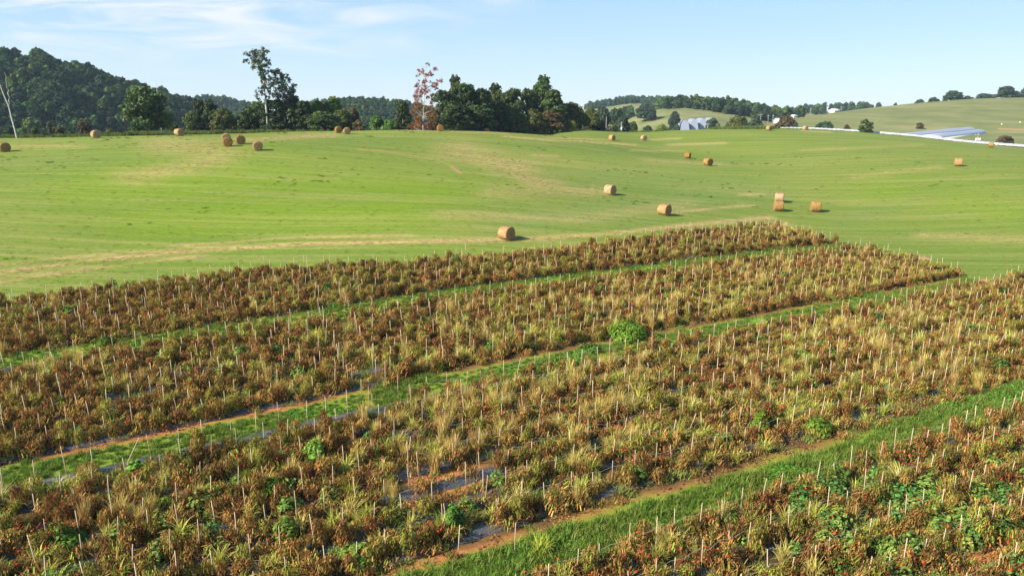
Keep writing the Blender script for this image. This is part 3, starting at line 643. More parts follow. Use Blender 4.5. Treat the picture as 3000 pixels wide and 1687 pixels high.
# fallen leaves, clods and creeping weeds over the bare soil and plastic edges
def litter(r):
    mb = MB(); n = 60; c = np.stack([r.normal(0, .25, n), r.normal(0, .25, n), r.uniform(.0, .05, n)], 1); nr = np.array([0, 0, 1.]) + r.normal(0, .5, (n, 3)); nr /= np.linalg.norm(nr, axis=1)[:, None]
    s_ = r.uniform(.015, .045, n); a, b = leaf_axes(nr, s_, s_ * .6, r); pal = np.array([(.22, .10, .04), (.12, .06, .03), (.32, .2, .09), (.30, .12, .05), (.2, .2, .06)]); mb.quads(c, a, b, pal[r.integers(5, size=n)]); return mb
def clod(r):
    mb = MB()
    for k in range(9): v, f = cubesphere((0, 0, 0), 1., 2); v = v * (1 + .3 * np.sin(v[:, [1, 2, 0]] * 5 + k)) * r.uniform(.02, .055) + np.array([r.normal(0, .25), r.normal(0, .25), .01]); mb.add(v, f, np.array((.36, .15, .06)) * r.uniform(.7, 1.1))
    return mb
LT = [proto('litter', litter(R_(600)), M_DEAD), proto('litter', litter(R_(601)), M_DEAD), proto('clod', clod(R_(602)), M_DEAD, True), WEED[1], WEED[2]]
x, y = sample(60000); u_, v_ = uv(x, y); near_edge = np.zeros(len(x), bool)
for k_, (v0, hw) in enumerate(STRIPS): near_edge |= (v_ > strip_v(k_, u_) + hw - .2) & (v_ < strip_v(k_, u_) + hw + 1.6)
near_edge |= np.abs(v_ - 10.8) < .9; near_edge |= ((x + 3.2) ** 2 / 6 + (y - 26.8) ** 2 / 4) < 1
x, y = x[near_edge], y[near_edge]
s = rng.uniform(size=len(x)) < .75; x, y = x[s], y[s]; pz = np.where(vnoise(x, y, 2.5, 71) > .55, .10, .0)
vr = np.where(rng.uniform(size=len(x)) < .5 * (vnoise(x, y, 3.5, 72) > .5), rng.integers(3, 5, len(x)), rng.integers(0, 3, len(x)))
scatter('fallen_leaves', LT, np.stack([x, y, zt(x, y) + np.where(vr < 2, .11, .01)], 1), rots(len(x), .05), rng.uniform(.6, 1.2, len(x)), vr, 'fallen leaves, soil clods and small weeds along the bare row edges')

# stakes
def stake_mesh(r, h):
    mb = MB(); w = .016; mb.tube([(0, 0, -.1), (r.normal(0, .008), r.normal(0, .008), h * .5), (r.normal(0, .01), r.normal(0, .01), h)], [w * 1.4, w * 1.4, w * 1.3], 4, np.array([1., 1, 1]) * r.uniform(.85, 1.1))
    return mb
SM = [stake_mesh(R_(70 + k), 1.36 + .06 * k).mesh('wooden_stake', M_WOOD) for k in range(4)]
sp = []
for v in ROWS:
    u = np.arange(-60, 130, 1.12) + rng.uniform(0, 1.1); u = u + rng.normal(0, .09, len(u)); x, y = xy(u, v + rsh(v, u) + rng.normal(0, .04, len(u))); s = visible(x, y, 5) & in_plot(x, y) & (np.abs(x - gapx(y)) > np.where(v > 19, .9, 0)); sp.append(np.stack([x, y], 1)[s])
yy = np.arange(22, 66, 1.7)      # leaning end stakes on both sides of the cross gap
for sd in (-1.0, 1.0): sp.append(np.stack([gapx(yy) + sd * 1.0 + rng.normal(0, .1, len(yy)), yy + rng.normal(0, .2, len(yy))], 1))
sp = np.concatenate(sp); sz_ = zt(sp[:, 0], sp[:, 1]); order = np.argsort(np.hypot(sp[:, 0], sp[:, 1]) + np.where(np.abs(sp[:, 0]) > .727 * (sp[:, 1] * cp_ + 15 * sp_), 500, 0) + np.where(sp[:, 1] < 20.4, 500, 0))
tl = rng.normal(0, .045, (len(sp), 2)); big = rng.uniform(size=len(sp)) < .06; tl[big] *= 4
for j, i in enumerate(order[:300]):
    o = link('wooden_stake', SM[int(rng.integers(4))], None, (sp[i, 0], sp[i, 1], sz_[i])); s_ = rng.uniform(.70, 1.08); o.scale = (.82, .82, s_)
    o.rotation_euler = (tl[i, 0], tl[i, 1], rng.uniform(0, 3)); tag(o, 'thin pale wooden stake upright in the nearest tomato rows', 'wooden stake', 'wooden stakes in the nearest tomato rows')
rest = order[300:]
scatter('far_wooden_stakes', [bpy.data.objects.new('wooden_stake_far', q) for q in SM], np.stack([sp[rest, 0], sp[rest, 1], sz_[rest]], 1), np.stack([tl[rest, 0], tl[rest, 1], rng.uniform(0, 3, len(rest))], 1),
        np.stack([np.full(len(rest), .95), np.full(len(rest), .95), rng.uniform(.70, 1.08, len(rest))], 1), rng.integers(0, 4, len(rest)), 'thin pale wooden stakes in the tomato rows farther off')

# twine strung along the rows from stake to stake
M_TW = plain('twine', (.50, .42, .28), .9, 3, .2)
for v in [q for q in ROWS if 3 < q < 34]:
    u = np.arange(-40, 90, .56); x, y = xy(u, u * 0 + v + .03); s = visible(x, y, 1) & in_plot(x, y) & (y < 48) & (np.abs(x - gapx(y)) > np.where(v > 19, .9, 0)) & ~(np.abs(x + 2.9) + np.abs(y - 26.8) < 3)
    if s.sum() < 6: continue
    idx_ = np.where(s)[0]; grp = np.split(idx_, np.where(np.diff(idx_) > 1)[0] + 1); g0 = max(grp, key=len); x, y = x[g0], y[g0]; z = zt(x, y) + .98 - .10 * (np.arange(len(g0)) % 2) + rng.normal(0, .03, len(g0))
    mb = MB(); mb.tube(np.stack([x, y, z], 1), .006, 4, cap=False); bk_ = 'upper' if v > 19 else 'lower'; kk_ = [q for q in ROWS if (q > 19) == (v > 19) and 3 < q < 34].index(v)
    tag(mb.obj('row_twine', M_TW), 'thin twine sagging between stakes along the ' + ['first', 'second', 'third', 'fourth', 'fifth', 'sixth', 'seventh', 'eighth'][kk_] + ' row ' + ('above' if v > 19 else 'from the bottom below') + ' the lush strip', 'twine', 'twines strung along the nearer rows')

# ------------------------------------------------------------------ hay bales
hm = bpy.data.materials.new('hay'); hm.use_nodes = True; nt = hm.node_tree; p = nt.nodes['Principled BSDF']
tc = N(nt, 'ShaderNodeTexCoord'); ob = tc.outputs['Object']; sp3 = N(nt, 'ShaderNodeSeparateXYZ'); nt.links.new(ob, sp3.inputs[0])
yy_, zz_ = sp3.outputs[1], math_n(nt, 'SUBTRACT', sp3.outputs[2], .74)
rr_ = math_n(nt, 'SQRT', math_n(nt, 'ADD', math_n(nt, 'MULTIPLY', yy_, yy_), math_n(nt, 'MULTIPLY', zz_, zz_))); an_ = math_n(nt, 'ARCTAN2', zz_, yy_)
cb_ = N(nt, 'ShaderNodeCombineXYZ'); nt.links.new(math_n(nt, 'MULTIPLY', sp3.outputs[0], 16), cb_.inputs[0]); nt.links.new(math_n(nt, 'MULTIPLY', an_, 1.6), cb_.inputs[1]); nt.links.new(math_n(nt, 'MULTIPLY', rr_, 18), cb_.inputs[2])
hn = noise(nt, cb_.outputs[0], 1.0, 5, .7, .3); hn2 = noise(nt, ob, 2.5, 4, .6)
spi = math_n(nt, 'SINE', math_n(nt, 'ADD', math_n(nt, 'MULTIPLY', rr_, 42), math_n(nt, 'ADD', an_, math_n(nt, 'MULTIPLY', hn2, 6))))
endm = math_n(nt, 'GREATER_THAN', math_n(nt, 'ABSOLUTE', sp3.outputs[0]), .60)
hc = ramp(nt, hn, [(.3, (.17, .090, .030)), (.5, (.35, .205, .075)), (.68, (.52, .345, .15))])
hc = mixc(nt, math_n(nt, 'MULTIPLY', math_n(nt, 'MULTIPLY_ADD', spi, .3, .25, clamp=True), endm), hc, (.17, .08, .03))
oih = N(nt, 'ShaderNodeObjectInfo'); hvh = N(nt, 'ShaderNodeHueSaturation'); nt.links.new(hc, hvh.inputs['Color']); nt.links.new(math_n(nt, 'MULTIPLY_ADD', oih.outputs['Random'], .35, .78), hvh.inputs['Value']); nt.links.new(math_n(nt, 'MULTIPLY_ADD', oih.outputs['Random'], -.3, 1.12), hvh.inputs['Saturation']); hc = hvh.outputs[0]
nt.links.new(hc, p.inputs['Base Color']); p.inputs['Roughness'].default_value = .9; p.inputs['Specular IOR Level'].default_value = .1
b = N(nt, 'ShaderNodeBump'); b.inputs['Strength'].default_value = .8; b.inputs['Distance'].default_value = .05; nt.links.new(hn, b.inputs['Height']); nt.links.new(b.outputs[0], p.inputs['Normal'])
def bale_mesh(r):
    mb = MB(); seg = 48; hl = .64; R0 = .76
    prof = [(-hl - .03, .0), (-hl - .02, .2), (-hl + .0, .4), (-hl - .02, .58), (-hl, .69), (-hl + .05, R0 - .02)] + [(q, R0) for q in np.linspace(-hl + .13, hl - .13, 7)] + [(hl - .05, R0 - .02), (hl, .69), (hl + .02, .58), (hl, .4), (hl + .02, .2), (hl + .03, .0)]
    V_ = []; ph = r.uniform(0, 6, 6)
    for i, (q, rad) in enumerate(prof):
        for j in range(seg):
            a = 2 * pi * j / seg; rr = max(rad, .012) * (1 + .02 * sin(3 * a + ph[0]) + .014 * sin(5 * a + 4 * q + ph[1])) + (r.normal(0, .012) if rad > .05 else 0)
            zz = rr * sin(a); zz = zz * .97 if zz < 0 else zz
            zz = max(zz, -.70 + r.normal(0, .004)); V_.append((q + (r.normal(0, .016) if rad > .05 else 0), rr * cos(a) * 1.03, zz + .74 - .03))
    F_ = [(i * seg + j, i * seg + (j + 1) % seg, (i + 1) * seg + (j + 1) % seg, (i + 1) * seg + j) for i in range(len(prof) - 1) for j in range(seg)]
    mb.add(V_, F_)
    n = 900; a = r.uniform(0, 2 * pi, n); q = r.uniform(-hl, hl, n); c = np.stack([q, .765 * np.cos(a), .765 * np.sin(a) + .73], 1); c[:, 2] = np.maximum(c[:, 2], .03)
    tng = np.stack([r.normal(0, .4, n), -np.sin(a), np.cos(a)], 1) + r.normal(0, .35, (n, 3)); tng /= np.linalg.norm(tng, axis=1)[:, None]
    sd = np.cross(tng, runit(n, r)); sd /= np.linalg.norm(sd, axis=1)[:, None]; mb.quads(c, tng * r.uniform(.04, .14, n)[:, None], sd * .006, (1, 1, 1))
    n = 130; a = r.uniform(0, 2 * pi, n); d = r.uniform(.5, 1.0, n); c = np.stack([d * np.cos(a), d * np.sin(a) * 1.1, np.full(n, .03)], 1); t2 = runit(n, r) * np.array([1, 1, .15]); s2 = np.cross(t2, (0, 0, 1.)); mb.quads(c, t2 * .13, s2 * .02, (1, 1, 1))
    return mb.mesh('hay_bale', hm, True)
BM = [bale_mesh(R_(80 + k)) for k in range(4)]
# (column, base row, distance, end-face heading in degrees: 0 = faces camera, 90 = faces right, label)
BALES = [(14,445,119,55,'hay bale cut by the left picture edge with its dark end facing right'),
 (282,404,137,50,'hay bale on the crest left of the big round oak below the wooded hill'), (526,399,142,60,'hay bale on the crest just right of the big round oak'),
 (668,428,119,18,'front hay bale of the touching pair at the left of the three bale cluster'), (664,416.5,126,20,'rear hay bale of the touching pair, half hidden behind the front one'),
 (705,422,122,25,'hay bale immediately right of the touching pair with a long shadow'), (756,440,116,20,'single hay bale lying lowest and rightmost of the left cluster'),
 (992,390,158,25,'left hay bale of two side by side on the crest by the red tree'), (1017,394,155,20,'right hay bale of two side by side on the crest by the red tree'),
 (1290,385,166,12,'hay bale just right of the red leaved tree'), (1425,391,185,10,'hay bale half sunk behind the crest below the dark tree clump'),
 (1793,411,186,38,'left hay bale of the two far ones beside the pale mown streaks'), (1886,412,198,20,'right hay bale of the two far ones beside the pale mown streaks'),
 (2014,465,168,60,'hay bale in mid meadow with its dark end facing right, upper left of its neighbour'), (2074,485,147,25,'hay bale in mid meadow lower right of its neighbour'),
 (1787,571,108,45,'hay bale in the hollow showing a spiral end above the tan grass'), (1946,629,94,45,'shaggy hay bale in the hollow a little above the plot edge'),
 (2280,615,106,82,'front hay bale of the two in line, with a dark right end'), (2282,593,113,72,'rear hay bale of the two in line, rising behind the front one'),
 (2388,620,107,78,'hay bale lying broadside right of the two in line'), (1484,690,76,48,'nearest and largest hay bale beside the far edge of the tomato plot'),
 (2806,486,141,65,'lone hay bale on the open meadow at the far right'), (2902,432,215,60,'small hay bale below the long white wrapped tube at right'),
 (2359,382,235,15,'distant hay bale in front of the left end of the white wrapped tube'), (2253,383,225,25,'distant hay bale on the right crest beside the low bushes')]
for i, (qx, qy, t, hd, lab) in enumerate(BALES):
    g = at_t(qx, qy, t); z = z1(g[0], g[1]); o = link('hay_bale', BM[i % 4], None, (g[0], g[1], z - .03)); a = radians(hd) - pi / 2 + math.atan2(g[0], g[1]) * 0
    o.rotation_euler = (0, 0, a); s_ = rng.uniform(.95, 1.06); o.scale = (s_ * 1.02, s_, s_); tag(o, lab, 'hay bale', 'round hay bales on the mown meadow')

# ------------------------------------------------------------------ trees
def crown_mb(r, H, R, cb, nl, nq, ls, shape='round', solid=True):
    mb = MB(); lob = []
    for i in range(nl):
        t = r.uniform(0, 1) ** .85
        if shape == 'round': er = R * math.sqrt(max(.05, 1 - ((t - .42) / .62) ** 2))
        elif shape == 'cone': er = R * (1.05 - .85 * t)
        else: er = R * (.55 + .45 * math.sin(pi * min(1, t * .9 + .15)))
        lr = R * r.uniform(.15, .34); a = r.uniform(0, 2 * pi); q = max(0, er - lr * .65) * math.sqrt(r.uniform(.15, 1))
        lob.append((q * cos(a), q * sin(a), H * cb + (H * (1 - cb) - lr) * t + lr * .2, lr, r.uniform(.62, 1.3)))
    L = np.array(lob); pr = L[:, 3] ** 2; pr /= pr.sum(); k = r.choice(nl, nq, p=pr); d = runit(nq, r); d[:, 2] = np.where(d[:, 2] < -.4, -d[:, 2], d[:, 2])
    rad = L[k, 3] * np.where(r.uniform(size=nq) < .7, r.uniform(.78, 1.22, nq), r.uniform(.3, .9, nq)) * (1 + .25 * np.sin(d[:, 0] * 5 + k) * np.cos(d[:, 2] * 6 + k * 2)); c = L[k, :3] + d * rad[:, None] * np.array([1, 1, .85])
    nrm = d + r.normal(0, .55, (nq, 3)); nrm /= np.linalg.norm(nrm, axis=1)[:, None]; s = ls * r.uniform(.55, 1.25, nq); aa, bb = leaf_axes(nrm, s, s * .75, r)
    col = np.ones((nq, 3)) * (L[k, 4] * r.uniform(.7, 1.3, nq))[:, None]; col[:, 0] *= r.uniform(.85, 1.2, nq); mb.quads(c, aa, bb, col)
    return mb, L
def trunk_mb(r, H, cb, L, r0, n=7):
    mb = MB(); top = H * .82; path = [(r.normal(0, .01) * H * q, r.normal(0, .01) * H * q, -.5 + (top + .5) * q) for q in np.linspace(0, 1, 6)]
    mb.tube(path, np.linspace(r0, r0 * .25, 6), 6)
    for i in r.choice(len(L), min(n, len(L)), replace=False):
        q = L[i]; z0 = max(H * cb * .8, q[2] * .55); mb.tube([(0, 0, z0), (q[0] * .5, q[1] * .5, (z0 + q[2]) / 2 + .1), (q[0], q[1], q[2])], [r0 * .42, r0 * .28, r0 * .1], 6)
    return mb
LG = {n: leaf_mat('foliage_' + n, b, .3, .18, .6, .02, .2) for n, b in dict(dark=(.040, .068, .018), mid=(.060, .095, .022), olive=(.098, .115, .024), lime=(.12, .175, .026), bright=(.095, .19, .030),
      brown=(.105, .075, .032), cool=(.040, .070, .034), sage=(.10, .115, .055), yellow=(.17, .18, .03), rust=(.30, .050, .020), pink=(.36, .045, .05)).items()}
def make_tree(name, seed, H, R, cb, nl, nq, ls, shape):
    r = R_(seed); c, L = crown_mb(r, H, R, cb, nl, nq, ls, shape); t = trunk_mb(r, H, cb, L, H * .022)
    return c.mesh(name + '_crown', LG['dark']), t.mesh(name + '_trunk', M_BARK)
TM = {'round': [make_tree('oak', 100 + k, 12, 5.2, .08, 64, 11000, .25, 'round') for k in range(3)],
      'tall': [make_tree('tall', 110 + k, 14, 4.2, .10, 62, 11000, .25, 'tall') for k in range(3)],
      'cone': [make_tree('cone', 120, 12, 4.0, .04, 60, 9000, .22, 'cone')],
      'shrub': [make_tree('shrub', 130 + k, 5, 3.0, .0, 38, 5500, .16, 'round') for k in range(3)],
      'spread': [make_tree('spread', 140 + k, 10, 6.0, .18, 40, 6000, .32, 'round') for k in range(2)]}
DIM = {'round': (12, 5.2), 'tall': (14, 4.2), 'cone': (12, 4.0), 'shrub': (5, 3.0), 'spread': (10, 6.0)}
tcount = 0
def place_tree(qx, top, wpx, t, kind, colr, name, label, cat='tree', group=None, sink=0.):
    """a tree at sight column qx and distance t whose top shows at row top"""
    global tcount
    g = at_t(qx, 332, t); x, y = g[0], g[1]; z = z1(x, y) - sink; ztop = at_t(qx, top, t)[2]; H = max(1.0, ztop - z); R = wpx / 2 * t / F
    h0, r0 = DIM[kind]; k = tcount % len(TM[kind]); tcount += 1; cm, tm = TM[kind][k]
    e = empty(name, (x, y, z), rng.uniform(0, 6.28), (R / r0, R / r0, H / h0)); tag(e, label, cat, group)
    c = link('crown', cm, e); c.material_slots[0].link = 'OBJECT'; c.material_slots[0].material = LG[colr]
    link('trunk', tm, e)
    return e
TREES = [
 (430,257,136,166,'round','mid','oak_tree','big round dark green oak standing alone at the left crest'),
 (585,284,46,185,'tall','dark','dark_tree','narrow dark tree with a pointed top, first right of the big round oak'),
 (622,296,64,182,'tall','dark','dark_tree','dark bushy tree just right of the narrow pointed one'),
 (562,333,72,178,'round','mid','bushy_tree','low dark bushy tree just right of the small hay bale by the oak'),
 (655,320,84,178,'round','olive','bushy_tree','low yellowish green bushy tree between the dark tree and the bare-topped trees'),
 (715,330,76,180,'round','mid','bushy_tree','low dark bushy tree left of the trees with bare tops'),
 (752,300,84,184,'round','mid','bushy_tree','rounded dark tree at the left foot of the tall lanky tree'),
 (800,286,92,180,'tall','dark','bushy_tree','dense dark tree directly under the tall lanky tree'),
 (850,281,92,182,'tall','dark','bushy_tree','dense dark tree under the second lanky tree'),
 (890,296,66,180,'tall','dark','bushy_tree','dark tree at the right end of the mass under the lanky trees'),
 (926,291,66,186,'tall','lime','green_tree','light green tree, left of the pair of light trees'),
 (973,287,84,188,'tall','lime','green_tree','light green tree, right of the pair of light trees'),
 (948,328,110,176,'round','mid','bushy_tree','darker low tree in front of the two light green ones'),
 (1000,322,66,182,'round','olive','bushy_tree','olive low tree behind the two side by side hay bales'),
 (1033,317,50,184,'round','brown','brownish_tree','brownish tree between the light green pair and the bright bush'),
 (1048,352,46,176,'shrub','brown','brown_shrub','small brown shrub right of the two crest bales'),
 (1105,340,74,182,'shrub','bright','bright_shrub','bright green shrub left of the conical tree'),
 (1138,352,50,180,'shrub','bright','bright_shrub','smaller bright green shrub touching the conical tree'),
 (1180,292,78,184,'cone','mid','conical_tree','conical mid green tree just left of the red tree'),
 (1300,260,84,186,'tall','dark','dark_tree','dark tree right behind the red tree'),
 (1338,226,62,194,'tall','mid','tall_tree','tallest leafy tree at the left end of the central dark clump'),
 (1366,246,84,190,'tall','dark','dark_tree','broad dark tree second in the central clump'),
 (1408,254,86,192,'tall','dark','dark_tree','dark tree in the middle left of the central clump'),
 (1456,250,70,204,'tall','mid','dark_tree','ragged tree with a thin top in the middle of the central clump'),
 (1500,261,88,202,'tall','mid','dark_tree','rounded tree right of the ragged one in the central clump'),
 (1545,254,60,206,'tall','mid','dark_tree','slim tree left of the high rounded crown'),
 (1587,226,78,210,'tall','mid','tall_tree','high rounded crown at the right end of the central clump'),
 (1618,264,80,206,'tall','mid','dark_tree','shoulder tree right of the high rounded crown'),
 (1470,300,90,196,'round','dark','dark_tree','dark low filler tree below the ragged tree'),
 (1335,300,110,182,'round','dark','dark_tree','dark low tree at the foot of the tall left crown'),
 (1400,310,110,186,'round','dark','dark_tree','dark low tree at the foot of the central clump'),
 (1515,330,100,200,'round','mid','bushy_tree','lower mid green tree in front of the central clump right part'),
 (1562,322,96,202,'round','olive','bushy_tree','olive green tree in front of the high rounded crown'),
 (1615,326,90,204,'round','brown','brownish_tree','brownish green tree below the shoulder tree'),
 (1668,301,94,212,'round','olive','bushy_tree','olive tree with a reddish brown top right of the clump'),
 (1672,352,50,206,'shrub','yellow','yellow_shrub','yellowish shrub in front of the olive tree'),
 (1700,330,60,214,'round','mid','bushy_tree','dark low tree behind the yellowish shrub'),
 (1732,320,60,226,'round','olive','bushy_tree','last olive tree at the right end of the tree line'),
 (1757,354,52,228,'shrub','cool','grey_shrub','greyish green shrub after the last olive tree'),
 (1762,316,80,320,'round','cool','distant_tree','bluish dark tree farther back behind the end of the tree line'),
 (1810,312,50,330,'tall','cool','distant_tree','bluish dark upright tree at the foot of the far meadow'),
 (1822,345,70,300,'round','cool','distant_tree','round bluish green tree behind the utility pole'),
 (1790,362,66,262,'shrub','sage','pale_shrub','pale shrub left of the utility pole'),
 (1855,358,40,300,'round','mid','distant_tree','small green tree right of the utility pole'),
 (1898,370,44,270,'shrub','cool','grey_shrub','low greyish shrub right of the small green tree'),
 (1942,366,60,262,'shrub','lime','light_shrub','light yellowish shrub left of the arched greenhouses'),
 (1888,308,54,560,'round','cool','meadow_tree','dark rounded tree pair on the far green slope'),
 (1908,312,36,556,'round','cool','meadow_tree','dark tree attached to the right of the pair on the far green slope'),
 (1978,328,40,470,'round','cool','meadow_tree','single dark tree low on the far green slope beside the greenhouses'),
 (2087,349,56,380,'round','cool','distant_tree','dark tree standing in front of the right greenhouse'),
 (2106,362,24,340,'shrub','sage','grey_shrub','small grey green shrub in front of the dark greenhouse tree'),
 (2132,362,36,300,'shrub','mid','green_shrub','green shrub at the left of the brownish thicket'),
 (2164,340,80,330,'round','olive','brownish_tree','brownish green domed thicket right of the greenhouses'),
 (2215,350,74,340,'round','cool','distant_tree','green thicket between the brownish dome and the poles'),
 (2232,367,38,262,'shrub','lime','light_shrub','light green shrub just left of the crest hay bale'),
 (2306,339,66,330,'round','brown','brownish_tree','brownish domed tree in front of the white house'),
 (2334,360,26,320,'shrub','cool','grey_shrub','small dark shrub attached to the brownish dome'),
 (2541,350,44,254,'shrub','mid','green_shrub','dense round green shrub in front of the white wrapped tube'),
 (2425,357,56,330,'shrub','cool','distant_shrub','green low shrub behind the left part of the white tube'),
 (2402,362,30,330,'shrub','cool','distant_shrub','small shrub left of the green low shrub behind the tube'),
 (2486,367,38,310,'shrub','brown','distant_shrub','brownish low shrub behind the tube left of the round green shrub'),
 (2699,360,24,405,'shrub','brown','distant_shrub','purplish brown bush left of the long greenhouse roof'),
 (2958,399,52,290,'shrub','brown','distant_shrub','low brownish bush behind the tube at far right'),
 (2786,267,56,572,'round','cool','hilltop_tree','wide crowned tree on the crest of the right hill'),
 (2937,254,62,582,'round','cool','hilltop_tree','largest wide crowned tree on the right hill near the edge'),
 (2996,257,34,582,'round','cool','hilltop_tree','tree cut by the right picture edge on the hill crest'),
 (2730,286,44,572,'shrub','cool','hilltop_shrub','low hedge bush left of the wide crowned hilltop tree'),
 (2830,282,40,572,'shrub','cool','hilltop_shrub','low bush right of the wide crowned hilltop tree'),
 (2878,275,62,582,'shrub','cool','hilltop_shrub','long hedge bush left of the largest hilltop tree'),
 (2968,268,34,582,'shrub','cool','hilltop_shrub','dark bush right of the largest hilltop tree'),
 (2620,302,16,560,'shrub','cool','hilltop_shrub','tiny bush on the hill skyline left of the hilltop trees'),
 (2690,292,30,562,'shrub','cool','hilltop_shrub','low bush at the left end of the hilltop hedge'),
 (140,360,36,168,'shrub','sage','grey_shrub','pale grey green shrub below the yellowing trees at left'),
 (240,356,48,170,'shrub','brown','brown_shrub','brownish rounded shrub left of the crest bale'),
 (168,372,36,166,'shrub','brown','brown_shrub','smaller brownish shrub between the grey green shrubs'),
 (195,378,34,165,'shrub','mid','green_shrub','small green shrub left of the brownish rounded one'),
 (90,374,42,166,'shrub','mid','green_shrub','green shrub right of the dead white tree'),
 (20,372,46,167,'shrub','cool','green_shrub','dark green shrub at the foot of the dead white tree'),
 (318,378,46,158,'shrub','olive','green_shrub','low green shrub between the crest bale and the big oak'),
 (500,360,50,182,'shrub','mid','green_shrub','light green shrub in the gap right of the big oak')]
for row in TREES: place_tree(*row, cat='shrub' if 'shrub' in row[6] else 'tree', sink=4.0 if 'hilltop' in row[6] else .3)
for e in [o for o in sc.objects if o.name.startswith('bushy_tree') and 'reddish' in o.get('label', '')]:
    pass

def wander(a, b, n, jit, r):
    a = np.array(a, float); b = np.array(b, float); t = np.linspace(0, 1, n)[:, None]; p = a + (b - a) * t; p[1:-1] += r.normal(0, jit, (n - 2, 3)); return p
def cluster(mb, c, rad, n, ls, cols, r):
    d = runit(n, r); sub = np.array(c) + r.normal(0, rad * .55, (6, 3)); p = sub[r.integers(6, size=n)] + d * (rad * .62 * r.uniform(.1, 1.15, n))[:, None]; nr = d + r.normal(0, .6, (n, 3)); nr /= np.linalg.norm(nr, axis=1)[:, None]
    s = ls * r.uniform(.6, 1.2, n); a, b = leaf_axes(nr, s, s * .75, r); mb.quads(p, a, b, np.array(cols)[r.integers(len(cols), size=n)] * r.uniform(.7, 1.3, (n, 1)))
def sketch_tree(name, label, qx0, qy0, t, trunk, branches, clusters, mats, r0, colsets, dens=1.0, lsz=.19, seed=1):
    """a sparse tree: trunk, branches and leaf clusters set out in metres from its own base"""
    r = R_(seed); g = at_t(qx0, 332, t); x, y = g[0], g[1]; z = z1(x, y); e = empty(name, (x, y, z)); tag(e, label, 'tree'); k = t / F
    ztop0 = lambda q: at_t(qx0, q, t)[2] - z
    P3 = lambda q, dep=0.: np.array([(q[0] - qx0) * k, dep, ztop0(q[1])])
    tb = MB(); tp = [P3(q) for q in trunk]; tp = [np.array([tp[0][0], 0, -.4])] + tp
    tb.tube(tp, np.linspace(r0, r0 * .25, len(tp)), 6)
    deps = {}
    for i, (a, b, ra) in enumerate(branches):
        dp = r.uniform(-1.6, 1.6); pa = P3(a); pb = P3(b, dp); tb.tube(wander(pa, pb, 5, .12, r), np.linspace(ra, ra * .3, 5), 6)
    tb.obj('trunk', mats[0], e)
    cm = MB()
    for (cx_, cy_, rad, cs) in clusters:
        dp = r.uniform(-1.5, 1.5); R3 = rad * k; pc = P3((cx_, cy_), dp); cluster(cm, pc, R3, int(70 * dens * (R3 / .8) ** 2 + 45), lsz, colsets[cs], r)
        tb2 = min(tp, key=lambda q: abs(q[2] - (pc[2] - R3))); tw = MB()
    if clusters: cm.obj('crown', mats[1], e)
    # twigs joining the clusters to the trunk
    tw = MB(); r2 = R_(seed)
    for (cx_, cy_, rad, cs) in clusters:
        pc = P3((cx_, cy_), 0); q = min(tp, key=lambda q: abs(q[2] - pc[2] + .3 + abs(pc[0] - q[0]) * .5)); tw.tube(wander(q, pc, 4, .08, r2), [.07, .05, .035, .02], 4)
    if clusters: tw.obj('branch', mats[0], e)
    return e
Z = lambda pts: [(600 + a / 3.433, 100 + b / 3.433) for a, b in pts]
def ZC(l): return [(600 + a / 3.433, 100 + b / 3.433, c / 3.433, d) for a, b, c, d in l]
dg = [[(.055, .085, .035), (.075, .105, .04), (.04, .065, .03)]]
M_LC = leaf_mat('sparse_leaf', (1, 1, 1), .1, .2)
sketch_tree('lanky_tree', 'tallest lanky tree with a sparse crown and a leaning left branch above the dark trees', 781, 300, 178,
  Z([(622, 700), (620, 620), (618, 500), (610, 380), (600, 280), (598, 190)]), [(*Z([(606, 400), (500, 230)]), .10), (*Z([(618, 560), (720, 400)]), .07)],
  ZC([(490,205,38,0),(560,190,34,0),(600,185,42,0),(632,205,36,0),(560,250,46,0),(462,285,26,0),(510,290,38,0),(620,260,44,0),(640,300,38,0),(600,330,46,0),(550,355,36,0),(570,300,34,0),
      (620,390,42,0),(590,430,34,0),(640,440,34,0),(610,480,34,0),(655,500,34,0),(690,380,26,0),(725,400,26,0),(680,440,34,0),(722,480,32,0),(690,525,30,0),(650,560,28,0),(610,540,28,0),(618,590,26,0),(560,620,34,0),(640,620,30,0)]),
  (M_PALE, M_LC), .26, dg, 1.1, .16, 201)
sketch_tree('lanky_tree', 'second, shorter lanky tree with three leafy tops right of the tallest one', 831, 300, 180,
  Z([(800, 700), (798, 600), (790, 480), (785, 400)]), [(*Z([(798, 620), (865, 460)]), .08), (*Z([(800, 640), (905, 540)]), .07)],
  ZC([(785,400,40,0),(810,430,30,0),(770,455,42,0),(740,490,28,0),(800,500,34,0),(800,550,40,0),(865,455,34,0),(850,505,34,0),(900,525,30,0),(885,565,32,0),(845,585,46,0),(775,575,42,0),(750,615,40,0),(830,630,46,0),(700,610,40,0),(880,620,34,0)]),
  (M_PALE, M_LC), .22, dg, 1.1, .16, 202)
